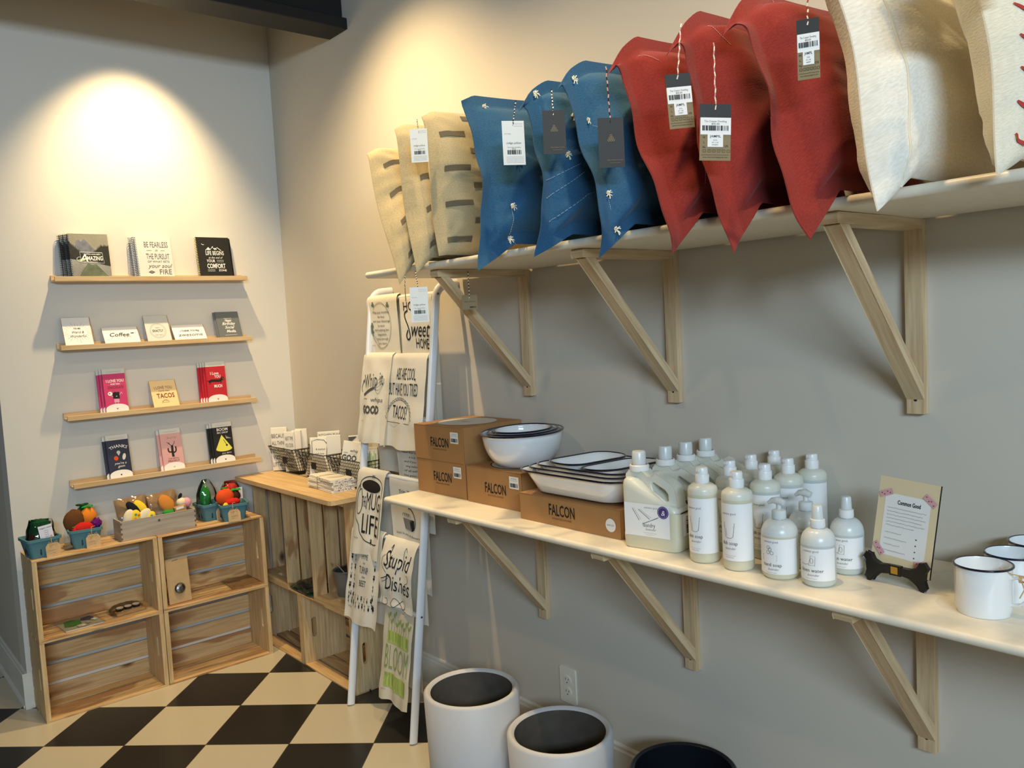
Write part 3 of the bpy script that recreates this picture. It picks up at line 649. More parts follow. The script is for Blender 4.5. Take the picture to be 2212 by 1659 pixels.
# ------------------------------------------------------------------ on the crates by the back wall
ZC = .6342
def twine(m, pts, r=.0011, mt='kraft_light'): m.tube(pts, r, mt, 5)
def berry_box(label, x, y, rot=0, tagside=1, w=.118, h=.075):
    """pulp punnet, wider at the rim, with its own hanging paper tag"""
    t = thing('berry_punnet', label, 'punnet', (x, y, ZC), (0, 0, rot))
    m = MB(); wb = w * .38; wt = w / 2; th = .003
    def ringp(r, z, rr): return [(px, py, z) for px, py in round_box(-r, r, -r, r, rr, 3)]
    L = [ringp(wb, 0, .012), ringp(wt - .002, h * .86, .012), ringp(wt + .003, h * .86, .014), ringp(wt + .003, h, .014), ringp(wt - th, h, .012), ringp(wb - th, th, .010)]
    n = len(L[0]); V = [p for r in L for p in r]; F = []
    for j in range(len(L) - 1):
        for i in range(n): F.append((j * n + i, j * n + (i + 1) % n, (j + 1) * n + (i + 1) % n, (j + 1) * n + i))
    F.append(tuple(reversed(range(n)))); F.append(tuple((len(L) - 1) * n + i for i in range(n)))
    m.add(V, F, 'berry_box')
    for s in (-1, 1):   # finger slots
        for a in (-pi / 2, 0):
            R = Matrix.Rotation(a, 4, 'Z'); m.box((s * .014 - .002, -wb - .0065, .012), (s * .014 + .002, -wb - .001, .034), 'slate', R @ Matrix.Rotation(rad(0), 4, 'X'))
    m.build('pulp_box', t, smooth=True, auto=35)
    m = MB(); x0 = tagside * w * .2
    def tg(u, v, hh): return (x0 + u, -w * .5 - .008 - hh + (.02 - v) * -.12, v)
    A = Art(); A.poly([(-.025, .0), (.027, .0), (.027, .040), (.018, .052), (-.016, .052), (-.025, .040)], 'kraft_light', 0)
    m.art(A, tg); m.v = list(m.v); k = len(m.v)
    m.v += [(p[0], p[1] + .0008, p[2]) for p in m.v]; nf = [tuple(k + j for j in reversed(f)) for f in m.f]; m.f += nf; m.m += [m.m[0]] * len(nf); m.uv += [None] * len(nf)
    B = Art(); B.scribble(-.014, .022, .016, .004, .0005, 'ink_grey', 2, 3); B.scribble(-.014, .013, .010, .003, .0005, 'ink_grey', 2, 4); m.art(B, tg)
    m.build('paper_tag', t)
    m = MB(); twine(m, [(x0, -w / 2 - .010, .044), (x0 - .004, -w / 2 - .008, .06), (x0 - .002, -w / 2 + .002, h + .006), (x0 + .012, -w / 2 + .02, h + .004)])
    twine(m, [(x0 - .002, -w / 2 - .010, .05), (x0 - .016, -w / 2 - .012, .06), (x0 - .012, -w / 2 - .012, .045), (x0 + .004, -w / 2 - .010, .052), (x0 + .014, -w / 2 - .012, .062), (x0 + .012, -w / 2 - .013, .044)])
    m.build('twine_bow', t); return t
def felt_fruit(name, label, cat, loc, r, mt, squash=(1, 1, 1), leaf=None, R=None, nz=.12, rot=(0, 0, 0), leaves=3, leafsize=.5, group=None):
    t = thing(name, label, cat, loc, rot, group)
    m = MB(); m.blob((0, 0, 0), r, mt, 18, squash=squash, nz=nz, R=R); m.build('body', t, smooth=True)
    if leaf:
        m = MB()
        for i in range(leaves):
            a = 2 * pi * i / leaves + .4; rr = r * leafsize
            m.blob((cos(a) * rr * .8, sin(a) * rr * .5, r * squash[2] + rr * .25), rr, leaf, 10, squash=(1, .55, .3), R=Matrix.Rotation(a, 4, 'Z'))
        m.build('leaves', t, smooth=True)
    return t
berry_box('blue-green pulp punnet at the left end of the crate top', -1.158, -.150, rad(6), 1)
berry_box('blue-green pulp punnet beside the grey box', -.995, -.125, rad(-8), 1)
berry_box('blue-green pulp punnet right of the grey box, at the back', -.470, -.082, rad(4), 1, w=.112)
berry_box('blue-green pulp punnet at the front right of the crate top', -.405, -.17, rad(-12), -.2)
def bag(parent, loc, w, h, d, rot=(0, 0, 0), seed=0, top=.25):
    def fn(u, v):
        a = 2 * pi * u; k = (1 - top * v ** 3) ; th = d / 2 * (1 - v ** 4) * (.55 + .45 * min(1, v * 5)) + .0006
        x = cos(a) * w / 2 * k; y = sin(a) * th; z = v * h
        q = noise.noise(Vector((x * 40 + seed, y * 30, z * 40))) * .005 * (1 - v ** 6)
        return (x + q, y + q * .7, z)
    m = MB(); m.grid(fn, 28, 16, 'cellophane', wrap=True); m.build('clear_film', parent, smooth=True, auto=0, loc=Vector(loc) - parent.location)
# left punnet: salad greens in a clear bag
s = thing('play_food_pack', 'clear bag of dark green felt greens with a white menu card', 'toy', (-1.158, -.150, ZC + .028), (-.05, .08, 0))
m = MB(); rr = random.Random(2)
def leafy(u, v):
    a = 2 * pi * u; b = v; k = 1 + .18 * noise.noise(Vector((cos(a) * 3, sin(a) * 3, b * 4)))
    return (cos(a) * .040 * k * (1.05 - .15 * b), sin(a) * .026 * k, b * .10)
m.grid(leafy, 24, 10, 'felt_dark_green', wrap=True); m.blob((0, 0, .098), .034, 'felt_dark_green', 14, squash=(1, .6, .4), nz=.5); m.blob((.022, -.022, .052), .022, 'felt_brown', 12, squash=(1.2, .5, .8)); m.blob((-.03, -.014, .04), .018, 'felt_dark_brown', 12, squash=(.8, .5, 1.2)); m.build('felt_leaves', s, smooth=True)
m = MB(); A = Art(); A.rect(-.023, 0, .023, .052, 'felt_white', 0); A.text('veggie salad', 0, .040, .0055, 'ink', w=.040, shear=.1)
for i, q in enumerate(('peas', 'leaf', 'carrot', 'beet')): A.text(q, .002, .030 - i * .008, .0035, 'ink_grey', w=.013)
m.art(A, lambda u, v, hh: (.016 + u * cos(.2) - v * sin(-.2) * -1, -.040 - hh - u * .15, .040 + v * cos(.2) + u * sin(.22))); m.build('menu_card', s)
bag(s, (-1.158, -.150, ZC + .015), .105, .125, .078, (-.05, .05, 0), 3)
# second punnet
felt_fruit('felt_avocado', 'large brown felt avocado leaning in the punnet beside the grey box', 'toy', (-1.028, -.118, ZC + .105), .040, 'felt_brown', (.95, .45, 1.15), rot=(0, .15, 0))
felt_fruit('felt_carrot', 'orange felt carrot with bright green leaves', 'toy', (-.972, -.105, ZC + .110), .034, 'felt_orange', (.92, .6, 1.1), 'felt_green', leaves=4, leafsize=.42)
felt_fruit('felt_aubergine', 'dark felt vegetable with near-black leaves at the back', 'toy', (-.985, -.082, ZC + .125), .026, 'felt_dark_green', (.9, .6, 1.1), 'felt_dark_green', leaves=3, leafsize=.6)
felt_fruit('felt_tomato', 'red felt tomato half at the rim of the punnet beside the grey box', 'toy', (-1.005, -.160, ZC + .076), .034, 'felt_red', (1.1, .5, .75))
felt_fruit('felt_grape_bunch', 'purple felt ball beside the felt carrot', 'toy', (-.955, -.150, ZC + .086), .020, 'felt_purple', (1, .8, 1), nz=.5)
felt_fruit('felt_radish', 'small red felt radish with a green tip at the punnet corner', 'toy', (-1.036, -.162, ZC + .074), .012, 'felt_red', (1, .8, 1), 'felt_green', leaves=2)
# grey finger-jointed box
t = thing('wooden_box', 'open grey-washed wooden box with finger joints, in the middle of the crate top', 'box', (-.728, -.150, ZC), (0, 0, 0))
BW, BD, BH = .302, .105, .082
m = MB(); m.box((-BW / 2, -BD / 2, 0), (BW / 2, -BD / 2 + .007, BH), 'grey_wood')
for i in range(4):
    for s_ in (-1, 1): x = s_ * BW / 2; m.box((min(x, x - s_ * .006), -BD / 2 - .0004, .006 + i * .0205), (max(x, x - s_ * .006), -BD / 2 + .0005, .015 + i * .0205), 'cardboard_dark')
A = Art(); A.disc(0, .061, .0058, .0058, 'ink_soft', 0); A.disc(0, .061, .005, .005, 'ink_grey', 1); m.art(A, flat(y=-BD / 2)); m.build('front_panel', t, bevel=.0008)
m = MB(); m.box((-BW / 2, BD / 2 - .007, 0), (BW / 2, BD / 2, BH), 'grey_wood'); m.build('back_panel', t)
for s_ in (-1, 1):
    m = MB(); x = s_ * BW / 2; m.box((min(x, x - s_ * .007), -BD / 2 + .0075, 0), (max(x, x - s_ * .007), BD / 2 - .0075, BH), 'grey_wood'); m.build('end_panel', t)
m = MB(); m.box((-BW / 2 + .0075, -BD / 2 + .0075, .004), (BW / 2 - .0075, BD / 2 - .0075, .008), 'grey_wood'); m.build('base', t)
ZB = ZC + .0085
def kit(label, x, cols, seed, rot, y=-.118):
    t = thing('play_food_kit', label, 'toy', (x, y, ZB), (-.28, rot, 0))
    m = MB(); m.box((-.062, -.0008, 0), (.062, .0008, .152), 'kraft'); m.build('backing_card', t)
    def fn(u, v):
        px = -.066 + .132 * u; z = .005 + .150 * v; e = (1 - (2 * u - 1) ** 6) * (1 - (2 * v - 1) ** 6)
        return (px, -.003 - .020 * e * (.6 + .4 * noise.noise(Vector((px * 30 + seed, z * 30, 0)))), z)
    m = MB(); m.grid(fn, 16, 18, 'cellophane'); m.build('clear_film', t, smooth=True, auto=0)
    for c, p, r, sq, ry in cols:
        m = MB(); m.blob(p, r, c, 16, squash=sq, R=Matrix.Rotation(ry, 4, 'Y'), nz=.1); m.build('felt_piece', t, smooth=True)
    return t
kit('clear-wrapped kraft card with a navy and a yellow felt piece', -.795, [('felt_navy', (.002, -.020, .098), .026, (.72, .45, 1.5), -.5), ('felt_yellow', (.032, -.014, .100), .028, (.75, .4, 1.25), -.5)], 3, -.06)
kit('clear-wrapped kraft card with a tan bun and green pieces', -.665, [('felt_tan', (.012, -.012, .098), .036, (.85, .35, 1.15), -.4), ('felt_green', (.010, -.022, .056), .018, (1.5, .6, .7), .3), ('felt_green', (.040, -.018, .062), .014, (1.3, .6, .8), 0)], 9, -.10)
for i, (x, z, g) in enumerate(((-.820, .070, 'left'), (-.768, .060, 'right'))):
    t = thing('felt_taco', 'cream and yellow felt taco with coloured dots, %s one in the grey box' % g, 'toy', (x, -.176, ZB + z), (0, .12 + .5 * i, 0), 'felt tacos in the grey box')
    m = MB(); m.blob((-.016, 0, 0), .038, 'felt_cream', 16, squash=(.66, .34, 1.12)); m.build('shell', t, smooth=True)
    m = MB(); m.blob((.006, -.003, 0), .037, 'felt_yellow', 16, squash=(.66, .34, 1.08)); m.build('filling', t, smooth=True)
    for j, (a, b, c) in enumerate(((.004, .022, 'felt_teal'), (.016, .020, 'felt_orange'), (.003, .004, 'felt_tan'), (.018, .002, 'felt_teal'), (.022, -.016, 'felt_red'), (.008, -.022, 'felt_brown'))):
        m = MB(); m.blob((a, -.0148, b), .0052, c, 8, squash=(1, .5, 1)); m.build('dot', t, smooth=True)
t = thing('felt_ice_cream', 'pink and cream felt ball with a black leaf, right end of the grey box', 'toy', (-.598, -.135, ZB + .098), (0, 0, 0))
m = MB(); m.blob((-.012, 0, 0), .022, 'felt_cream', 14, squash=(1, .8, .9)); m.build('cream_half', t, smooth=True)
m = MB(); m.blob((.006, -.001, -.004), .022, 'felt_pink', 14, squash=(1, .8, 1)); m.build('pink_half', t, smooth=True)
m = MB(); m.blob((-.016, 0, .028), .011, 'felt_navy', 10, squash=(.7, .4, 1.2), R=Matrix.Rotation(.5, 4, 'Y')); m.build('leaf', t, smooth=True)
t = thing('paper_bag', 'folded kraft paper box with a white label, leaning in the grey box', 'bag', (-.618, -.168, ZB), (0, -.15, 0))
m = MB(); m.box((-.024, -.012, 0), (.024, .012, .092), 'kraft'); A = Art(); A.rect(-.018, .080, .014, .090, 'paper', 0); m.art(A, flat(y=-.012)); m.build('folded_box', t, bevel=.002)
# right punnets
t = felt_fruit('felt_pepper', 'green felt pepper in clear film, in the rear right punnet', 'toy', (-.488, -.080, ZC + .100), .030, 'felt_green', (.8, .7, 1.7), None)
bag(t, (-.482, -.080, ZC + .03), .098, .150, .070, (0, .04, 0), 5, top=.7)
felt_fruit('felt_pumpkin', 'big orange felt pumpkin in the front right punnet', 'toy', (-.432, -.165, ZC + .102), .040, 'felt_tangerine', (1.0, .62, .95), 'felt_green', leaves=2, leafsize=.25)
felt_fruit('felt_strawberry', 'red felt strawberry at the rim of the front right punnet', 'toy', (-.410, -.195, ZC + .080), .024, 'felt_red', (1.4, .7, .7))
felt_fruit('felt_apple', 'brown felt apple with green leaves right of the felt pumpkin', 'toy', (-.378, -.150, ZC + .096), .022, 'felt_dark_brown', (1, .8, 1.1), 'felt_green', leaves=4, leafsize=.7)
felt_fruit('felt_lemon', 'yellow felt wedge poking over the front right punnet', 'toy', (-.448, -.208, ZC + .070), .012, 'felt_yellow', (1, .7, 1.2))
t = felt_fruit('felt_beetroot', 'dark red felt piece with a white menu card, rearmost on the right', 'toy', (-.372, -.085, ZC + .112), .034, 'felt_red', (1.1, .6, .95))
m = MB(); A = Art(); A.rect(0, -.04, .03, .012, 'felt_white', 0); A.text('tortilla', .015, .0, .004, 'ink', w=.02)
for i in range(4): A.line([(.006, -.010 - i * .007), (.024, -.010 - i * .007)], .001, 'ink_grey')
m.art(A, lambda u, v, hh: (.012 + u, -.026 - hh, v)); m.build('menu_card', t)
bag(t, (-.375, -.085, ZC + .06), .096, .098, .070, (0, .12, 0), 8, top=.5)
# ------------------------------------------------------------------ in the crates by the back wall
t = thing('craft_kit', 'flat clear packet of green and blue felt on the upper left crate shelf', 'toy', (-1.045, -.128, .3262), (0, 0, rad(4)))
m = MB(); m.box((-.07, -.078, 0), (.07, .078, .003), 'paper_grey'); m.build('backing_card', t)
m = MB(); A = Art(); A.poly([(-.058, -.02), (-.045, .045), (-.012, .055), (.010, .03), (.005, -.02), (-.03, -.035)], 'felt_green', 0).poly([(.008, .015), (.02, .05), (.055, .055), (.062, .02), (.04, -.005)], 'felt_blue', 0); m.art(A, flatR(.0035)); m.build('felt_shapes', t)
m = MB(); A = Art(); A.rect(-.02, -.062, .008, -.035, 'paper', 0).rect(.018, -.045, .032, -.01, 'paper_grey', 0).rect(.045, -.025, .06, .005, 'paper_grey', 0); m.art(A, flatR(.005)); m.build('paper_slips', t)
m = MB(); m.grid(lambda u, v: (-.075 + .15 * u, -.084 + .168 * v, .006 + .003 * noise.noise(Vector((u * 5, v * 5, 1)))), 14, 14, 'cellophane'); m.build('clear_film', t, smooth=True, auto=0)
t = thing('jar_pack', 'clear-wrapped kraft tray of three dark jars with white lids, upper left crate', 'toy', (-.862, -.125, .3262), (0, 0, rad(6)))
m = MB(); m.box((-.058, -.045, 0), (.058, .045, .012), 'kraft'); m.build('tray', t, bevel=.002)
for i in range(3):
    m = MB(); m.lathe([(0, .0125), (.015, .0125), (.016, .022), (0, .0221)], 'ink', 18, Matrix.Translation((-.032 + i * .033, -.008, 0))); j = m.build('jar', t, smooth=True)
    m = MB(); m.lathe([(0, .0225), (.0145, .0225), (.0145, .0255), (0, .0256)], 'felt_white', 18, Matrix.Translation((-.032 + i * .033, -.008, 0))); m.build('lid', j, smooth=True)
m = MB(); m.grid(lambda u, v: (-.066 + .132 * u, -.056 + .112 * v, .006 + .028 * (1 - (2 * u - 1) ** 4) * (1 - (2 * v - 1) ** 4) + .006 * noise.noise(Vector((u * 6, v * 6, 3)))), 18, 18, 'cellophane'); m.build('clear_film', t, smooth=True, auto=0)
t = thing('door_knob_card', 'beige card with a faceted glass knob leaning in the upper right crate', 'knob', (-.664, -.190, .3262), (-.10, 0, rad(2)))
m = MB(); m.box((-.047, 0, 0), (.047, .0016, .190), 'kraft_light'); A = Art(); A.line([(-.018, .180), (.006, .182)], .002, 'ink_grey')
for i in range(2): A.scribble(0, 0, .001, .001, .0003)
m.art(A, flat()); m.build('backing_card', t)
m = MB()
def facet(u, v):
    a = 2 * pi * u; r = (.0205, .0235, .0185, .010, 0)[int(round(v * 4))]; y = (-.002, -.010, -.018, -.022, -.0225)[int(round(v * 4))]
    return (r * cos(a), y, .062 + r * sin(a))
m.grid(facet, 10, 4, 'steel', wrap=True); m.build('faceted_knob', t)
t = thing('flat_packet', 'flat clear packet of pale card on the upper right crate shelf', 'packet', (-.372, -.118, .3262), (0, 0, rad(-3)))
m = MB(); m.box((-.062, -.078, 0), (.062, .078, .003), 'kraft'); m.build('card_sheet', t)
m = MB(); m.grid(lambda u, v: (-.070 + .14 * u, -.086 + .172 * v, .0055 + .004 * noise.noise(Vector((u * 5, v * 5, 8)))), 14, 14, 'cellophane'); m.build('clear_film', t, smooth=True, auto=0)
# in the upright crates
t = thing('metal_bucket', 'small ribbed metal bucket holding string and a brush, in the upright crate', 'bucket', (-.142, -.685, .3262))
m = MB(); P = [(0, .001), (.036, .001), (.037, .004)]
for i in range(12): z = .008 + i * .0085; P += [(.038 + z * .14, z), (.0395 + z * .14, z + .004)]
P += [(.055, .115), (.0575, .117), (.055, .119), (.052, .115), (.036, .006), (0, .006)]
m.lathe(P, 'galvanised', 28); m.build('pail', t, smooth=True, auto=0)
m = MB(); m.tube([(.0, .055, .108), (-.030, .06, .125), (-.05, .03, .150), (-.045, -.02, .145), (-.028, -.045, .112)], .0016, 'kraft_light', 6); m.build('handle', t)
m = MB(); m.blob((0, 0, .105), .042, 'slate', 14, squash=(1, 1, .5), nz=.4); m.build('contents', t, smooth=True)
m = MB(); m.box((-.030, -.004, 0), (.030, .006, .13), 'red_wood'); o = m.build('dustpan_brush', bevel=.003); o.location = (-.125, -.66, .43); o.rotation_euler = (.55, -.25, 1.2)
tag(o, 'reddish brown flat brush head standing in the small ribbed bucket', 'brush')
t = thing('wrapped_garden_tool', 'dark garden tool in clear film, hanging over the crate edge beside the bucket', 'tool', (-.165, -.46, .3262), (0, 0, 0))
m = MB(); m.box((-.085, -.095, .0), (.05, .095, .004), 'felt_dark_green'); m.tube([(-.04, -.08, .010), (-.06, .0, .014), (-.03, .08, .010)], .006, 'slate', 8); m.tube([(-.098, -.088, .008), (-.102, -.02, .010)], .0055, 'steel', 8); m.build('tool_head', t)
m = MB(); m.grid(lambda u, v: (-.10 + .16 * u, -.10 + .2 * v, .016 + .012 * noise.noise(Vector((u * 6, v * 6, 5)))), 14, 14, 'cellophane'); m.build('clear_film', t, smooth=True, auto=0)
# ------------------------------------------------------------------ wire baskets on the board
ZD = .7922
def basket(label, y0, y1):
    t = thing('wire_basket', label, 'basket', (0, 0, 0)); h = .120
    yc = (y0 + y1) / 2; hw = abs(y0 - y1) / 2
    def pt(side, u, v):     # v 0 bottom..1 rim
        k = .80 + .20 * v; X0 = -.110 - .042 * v; X1 = -.030 + .018 * v; z = ZD + .0015 + h * v
        if side == 'f': return (X0, yc + hw * k * (1 - 2 * u), z)
        if side == 'b': return (X1, yc + hw * k * (1 - 2 * u), z)
        if side == 'l': return (X0 + (X1 - X0) * u, yc + hw * k, z)
        return (X0 + (X1 - X0) * u, yc - hw * k, z)
    m = MB(); r = .0013
    for sd, n in (('f', 20), ('b', 20), ('l', 9), ('r', 9)):
        for i in range(n + 1): m.tube([pt(sd, i / n, 0), pt(sd, i / n, 1)], r, 'wire', 4)
        for j in range(9): m.tube([pt(sd, 0, j / 8), pt(sd, 1, j / 8)], r if j < 8 else .0022, 'wire', 4)
    for i in range(21): m.tube([pt('f', i / 20, 0), pt('b', i / 20, 0)], r, 'wire', 4)
    m.build('wire_mesh', t)
    m = MB(); c = Vector(pt('f', .52, .52)); m.box((c.x - .003, c.y - .022, c.z - .015), (c.x - .001, c.y + .022, c.z + .015), 'slate'); m.build('label_plate', t)
    return t
basket('black wire basket of folded towels in the corner of the board', -.022, -.272)
basket('black wire basket in the middle of the three on the board', -.300, -.572)
basket('black wire basket nearest the towel rack', -.598, -.888)
def folded(label, x, y, z, w, t_, h, rz, lean=0, roll=0, A=None, mt='towel', grp='folded towels in the wire baskets', plaid=0):
    o = thing('folded_towel', label, 'towel', (x, y, z), (-lean, roll, rad(rz)), grp)
    m = MB()
    n = 3
    for k in range(n):
        tt = t_ / n; y0 = k * tt
        m.prism(round_box(y0 + .0003, y0 + tt - .0003, 0, h - .0015 * k, tt * .45, 3), -w / 2, w / 2 - .001 * k, mt, Matrix(((0, 1, 0, 0), (1, 0, 0, 0), (0, 0, 1, 0), (0, 0, 0, 1))))
    if A: m.art(A, flat(y=-.0006))
    m.build('cloth', o, smooth=True)
    return o
def words(lst, w, h, mt='ink', sh=0):
    A = Art(); n = len(lst); H = h / (n + .6)
    for i, q in enumerate(lst): A.text(q, 0, h - (i + 1) * H, H * .55, mt, w=min(w * .82, w * .13 * len(q)), shear=sh)
    return A
folded('folded towel with lines of grey lettering, tallest in the corner basket', -.118, -.070, ZD + .004, .075, .022, .205, -38, .03, 0, words(['BECAUSE', 'ALL THINGS', 'ARE POSSIBLE', 'WITH A', 'LITTLE BIT'], .085, .19, 'ink_grey'))
folded('folded towel with dense grey lettering, second in the corner basket', -.106, -.150, ZD + .004, .050, .020, .188, -50, .02, 0, words(['NEXT TIME', 'YOU COOK', 'CALL ME', 'PLEASE', 'THANKS'], .048, .18, 'ink_grey'))
folded('plain folded towel behind the lettered ones in the corner basket', -.078, -.166, ZD + .004, .045, .020, .192, -50, .02)
folded('plain folded towel at the right end of the corner basket', -.048, -.160, ZD + .004, .055, .022, .196, -46, .0)
folded('cream folded towel slanting at the left of the middle basket', -.102, -.352, ZD + .004, .060, .018, .168, -40, .25, .22, None, 'towel_oat')
folded('folded towel with a black outlined shirt drawing, middle basket', -.108, -.440, ZD + .004, .085, .022, .182, -38, .18, .02,
       Art().line([(-.03, .10), (-.034, .165), (-.01, .172), (.02, .168), (.034, .15)], .002).line([(.034, .15), (.030, .09), (.040, .085)], .002).line([(-.042, .08), (-.045, .15)], .0018).line([(-.036, .08), (-.039, .15)], .0018).text('& washed', .004, .125, .008, 'ink', w=.04).text('with love', .0, .105, .008, 'ink', w=.04).curve([(.03, .16), (.046, .14), (.040, .11)], .0015))
folded('plain pale folded towel behind the shirt drawing towel', -.062, -.500, ZD + .004, .060, .024, .190, -34, .05)
folded('folded towel printed at its top edge, rear of the middle basket', -.036, -.425, ZD + .004, .110, .020, .200, -30, .0, 0, Art().text('KITCHEN RULES', 0, .182, .008, 'ink', w=.1))
folded('folded towel lettered GOOD, tilted in the nearest basket', -.110, -.690, ZD + .006, .085, .022, .180, -42, .15, .18,
       Art().text('whips', .010, .135, .013, 'ink', w=.042, shear=.2).text('GOOD', .000, .098, .024, 'ink_grey', w=.082, bold=.04).line([(-.035, .131), (-.018, .131)], .0015, 'ink').line([(-.010, .127), (.02, .127)], .0009, 'ink'))
folded('folded towel with a black striped block, nearest basket', -.108, -.792, ZD + .006, .070, .020, .165, -42, .20, .20,
       Art().rect(-.018, .090, .034, .122, 'ink', 0).text('NAPA', .008, .094, .022, 'towel', w=.044, layer=1))
folded('folded towel with a grey corner at the rear of the nearest basket', -.040, -.700, ZD + .006, .100, .020, .200, -32, .0, 0, Art().poly([(-.05, .165), (-.05, .195), (-.015, .195)], 'ink_grey', 0).text('home', .01, .172, .010, 'ink'))
for k, (y, x) in enumerate(((-.850, -.088), (-.858, -.050))):
    folded(('folded towel with lime green stalks, front one' if k == 0 else 'folded towel with lime green stalks, rear one') + ' at the end of the nearest basket', x, y, ZD + .006, .060, .018, .165 + .02 * k, -50, .05, 0,
       sum([0], 0) or (lambda A: [A.line([(-.022 + .006 * i, .05), (-.020 + .006 * i, .15 - .01 * (i % 3))], .003, 'ink_green' if i % 2 else 'ink_lime') for i in range(8)] and A)(Art()), 'towel', 'green stalk towels')
m = MB(); m.box((-.004, -.0065, 0), (.004, .0065, .272), 'felt_white'); o = m.build('plastic_strip', bevel=.0015); o.location = (-.125, -.866, ZD + .003); o.rotation_euler = (0, .0, rad(35))
tag(o, 'narrow white plastic strip sticking up from the nearest wire basket', 'strip')
# stack of folded towels, each tied
for k in range(5):
    z = ZD + .0002 + k * .0106; rz = (-2, 3, -1, 2, -3)[k]
    s = ('lowest', 'second lowest', 'middle', 'second highest', 'topmost')[k]
    t = thing('folded_towel', 'white folded towel with black marks, %s of the stack of five' % s, 'towel', (-.178, -.680, z), (0, 0, rad(rz - 2)), 'stack of tied towels')
    m = MB()
    for j in range(2): m.prism(round_box(-.052 + .001 * j, .052 - .002 * j, j * .0052, j * .0052 + .0051, .0024, 3), -.113 + .002 * j, .113 - .001 * j, 'towel')
    m.build('cloth', t, smooth=True)
    m = MB(); m.tube([(-.0535, .022, .0004), (-.0535, .022, .0102), (.0, .026, .0108), (.0535, .022, .0102), (.0535, .022, .0004)], .0008, 'ink', 5); m.build('cord', t)
    m = MB(); A = Art(); rr = random.Random(k)
    for i in range(16): a = -.10 + .20 * rr.random(); b = .001 + .0075 * rr.random(); A.rect(a, b, a + .004 + .004 * rr.random(), b + .0022, 'ink', 0)
    m.art(A, lambda u, v, hh: (u * .45, -.1132 - hh, v)); 
    m.art(A, lambda u, v, hh: (-.0522 - hh, u * .6 - .05, v)) if k > 2 else None
    m.build('print', t)
    if k == 4:
        m = MB(); A = Art(); A.curve([(-.04, .03), (-.01, .045), (.03, .02), (.045, -.03), (.02, -.06), (-.03, -.05)], .0016, 'ink').poly([(-.035, -.02), (.04, -.03), (.045, -.05), (-.01, -.06)], 'towel_oat', 0); m.art(A, flatR(.0104)); m.build('top_print', t)
# ------------------------------------------------------------------ leaning towel rack
def legx(z): return -.305 + .135 * z
RY0, RY1 = -.957, -1.388
RZ = [1.548, 1.33, 1.11, .893, .67, .436]
t = thing('towel_rack', 'white metal ladder rack leaning on the wall, hung with printed towels', 'rack', (0, 0, 0))
for y in (RY0, RY1):
    m = MB(); P = [(legx(0), y, .004), (legx(.5), y, .5), (legx(1.0), y, 1.0), (legx(1.50), y, 1.50)]
    for a in range(0, 91, 15): P.append((-.048 - .052 * cos(rad(a)), y, 1.525 + .055 * sin(rad(a))))
    P += [(-.004, y, 1.583)]
    m.tube(P, .0095, 'white_metal', 14, rz=.016); m.build('side_frame', t, smooth=True)
    for z in (RZ[0], RZ[-1]):
        m = MB(); s_ = -1 if y == RY1 else 1; m.tube([(legx(z), y + s_ * .0085, z), (legx(z), y + s_ * .0122, z)], .004, 'steel', 10); m.build('bolt', t)
for z in RZ:
    m = MB(); m.tube([(legx(z), RY0 - .006, z), (legx(z), RY1 + .006, z)], .0085, 'white_metal', 10); m.build('rung', t, smooth=True)
def hung(label, y0, y1, zr, lf, lb, A, off=.0, mt='towel', seed=0, slack=0, skew=0, name='tea_towel', back=True, plumb=False):
    """cloth over a rung: front lies down the lean of the rack, back hangs plumb"""
    o = thing(name, label, 'towel', (0, 0, 0), group=None); w = abs(y1 - y0); r = (.0185 if y0 > -.957 else .0105) + off
    def front(a, b, h):        # a metres from the left edge, b metres below the rung top
        u = a / w; v = b / lf
        k = max(0, min(1, b / .03)); dz = b
        fold = .0045 * sin(u * 7.5 + seed) * (.25 + .75 * v) + .003 * sin(u * 17 + seed * 2.3 + v * 2) * v
        wr = .004 * noise.noise(Vector((u * 3 + seed, v * 5, seed))) 
        z = zr + r - dz
        out = r * math.sqrt(max(0, 1 - (1 - k) ** 2)) + .010 * v + slack * sin(pi * min(1, v * 1.1)) 
        x = (legx(zr) - r * math.sqrt(max(0, 1 - (1 - k) ** 2)) + .4 * (fold + wr * k) + .004 * v if plumb else legx(min(z, zr)) - out + fold + wr * k) - h
        y = y0 - a + .004 * noise.noise(Vector((v * 3, seed, 2))) * (1 - 2 * u) - skew * v
        z += -.006 * u * v + .004 * sin(u * 9 + seed) * v ** 3
        return (x, y, z)
    m = MB(); nu, nv = 22, 34
    m.grid(lambda u, v: front(u * w, v * lf, 0), nu, nv, mt, su=w, sv=lf)
    def backf(u, v):
        b = v * lb; k = max(0, min(1, b / .03)); z = zr + r - b
        x = legx(zr) + r * math.sqrt(max(0, 1 - (1 - k) ** 2)) + .003 * sin(u * 11 + seed) * v
        return (min(x, -.006), y0 - u * w + .012 * (u - .5) * v, z)
    if back: m.grid(backf, 14, 14, mt, su=w, sv=lb, flip=True)
    if A: m.art(A, lambda a, b, h: front(a, -b, h + .0006))
    m.build('cloth', o, smooth=True, auto=0)
    return o
def shamrock(A, x, y, s):
    for a in (90, 210, 330): A.disc(x + s * .55 * cos(rad(a)), y + s * .55 * sin(rad(a)), s * .55, s * .5, 'clover', 1, n=12)
    A.line([(x, y), (x + s * .4, y - s * 1.5)], s * .25, 'clover')
A = Art(); shamrock(A, .045, -.035, .010); shamrock(A, .150, -.040, .010); shamrock(A, .032, -.115, .011); shamrock(A, .030, -.135, .013)
for k in range(3): A.ring(.095, -.115, .066 + .004 * k, .088 - .003 * k, .0007, 'ink_grey', 1, 200 - 360, 150 - 20 * k)
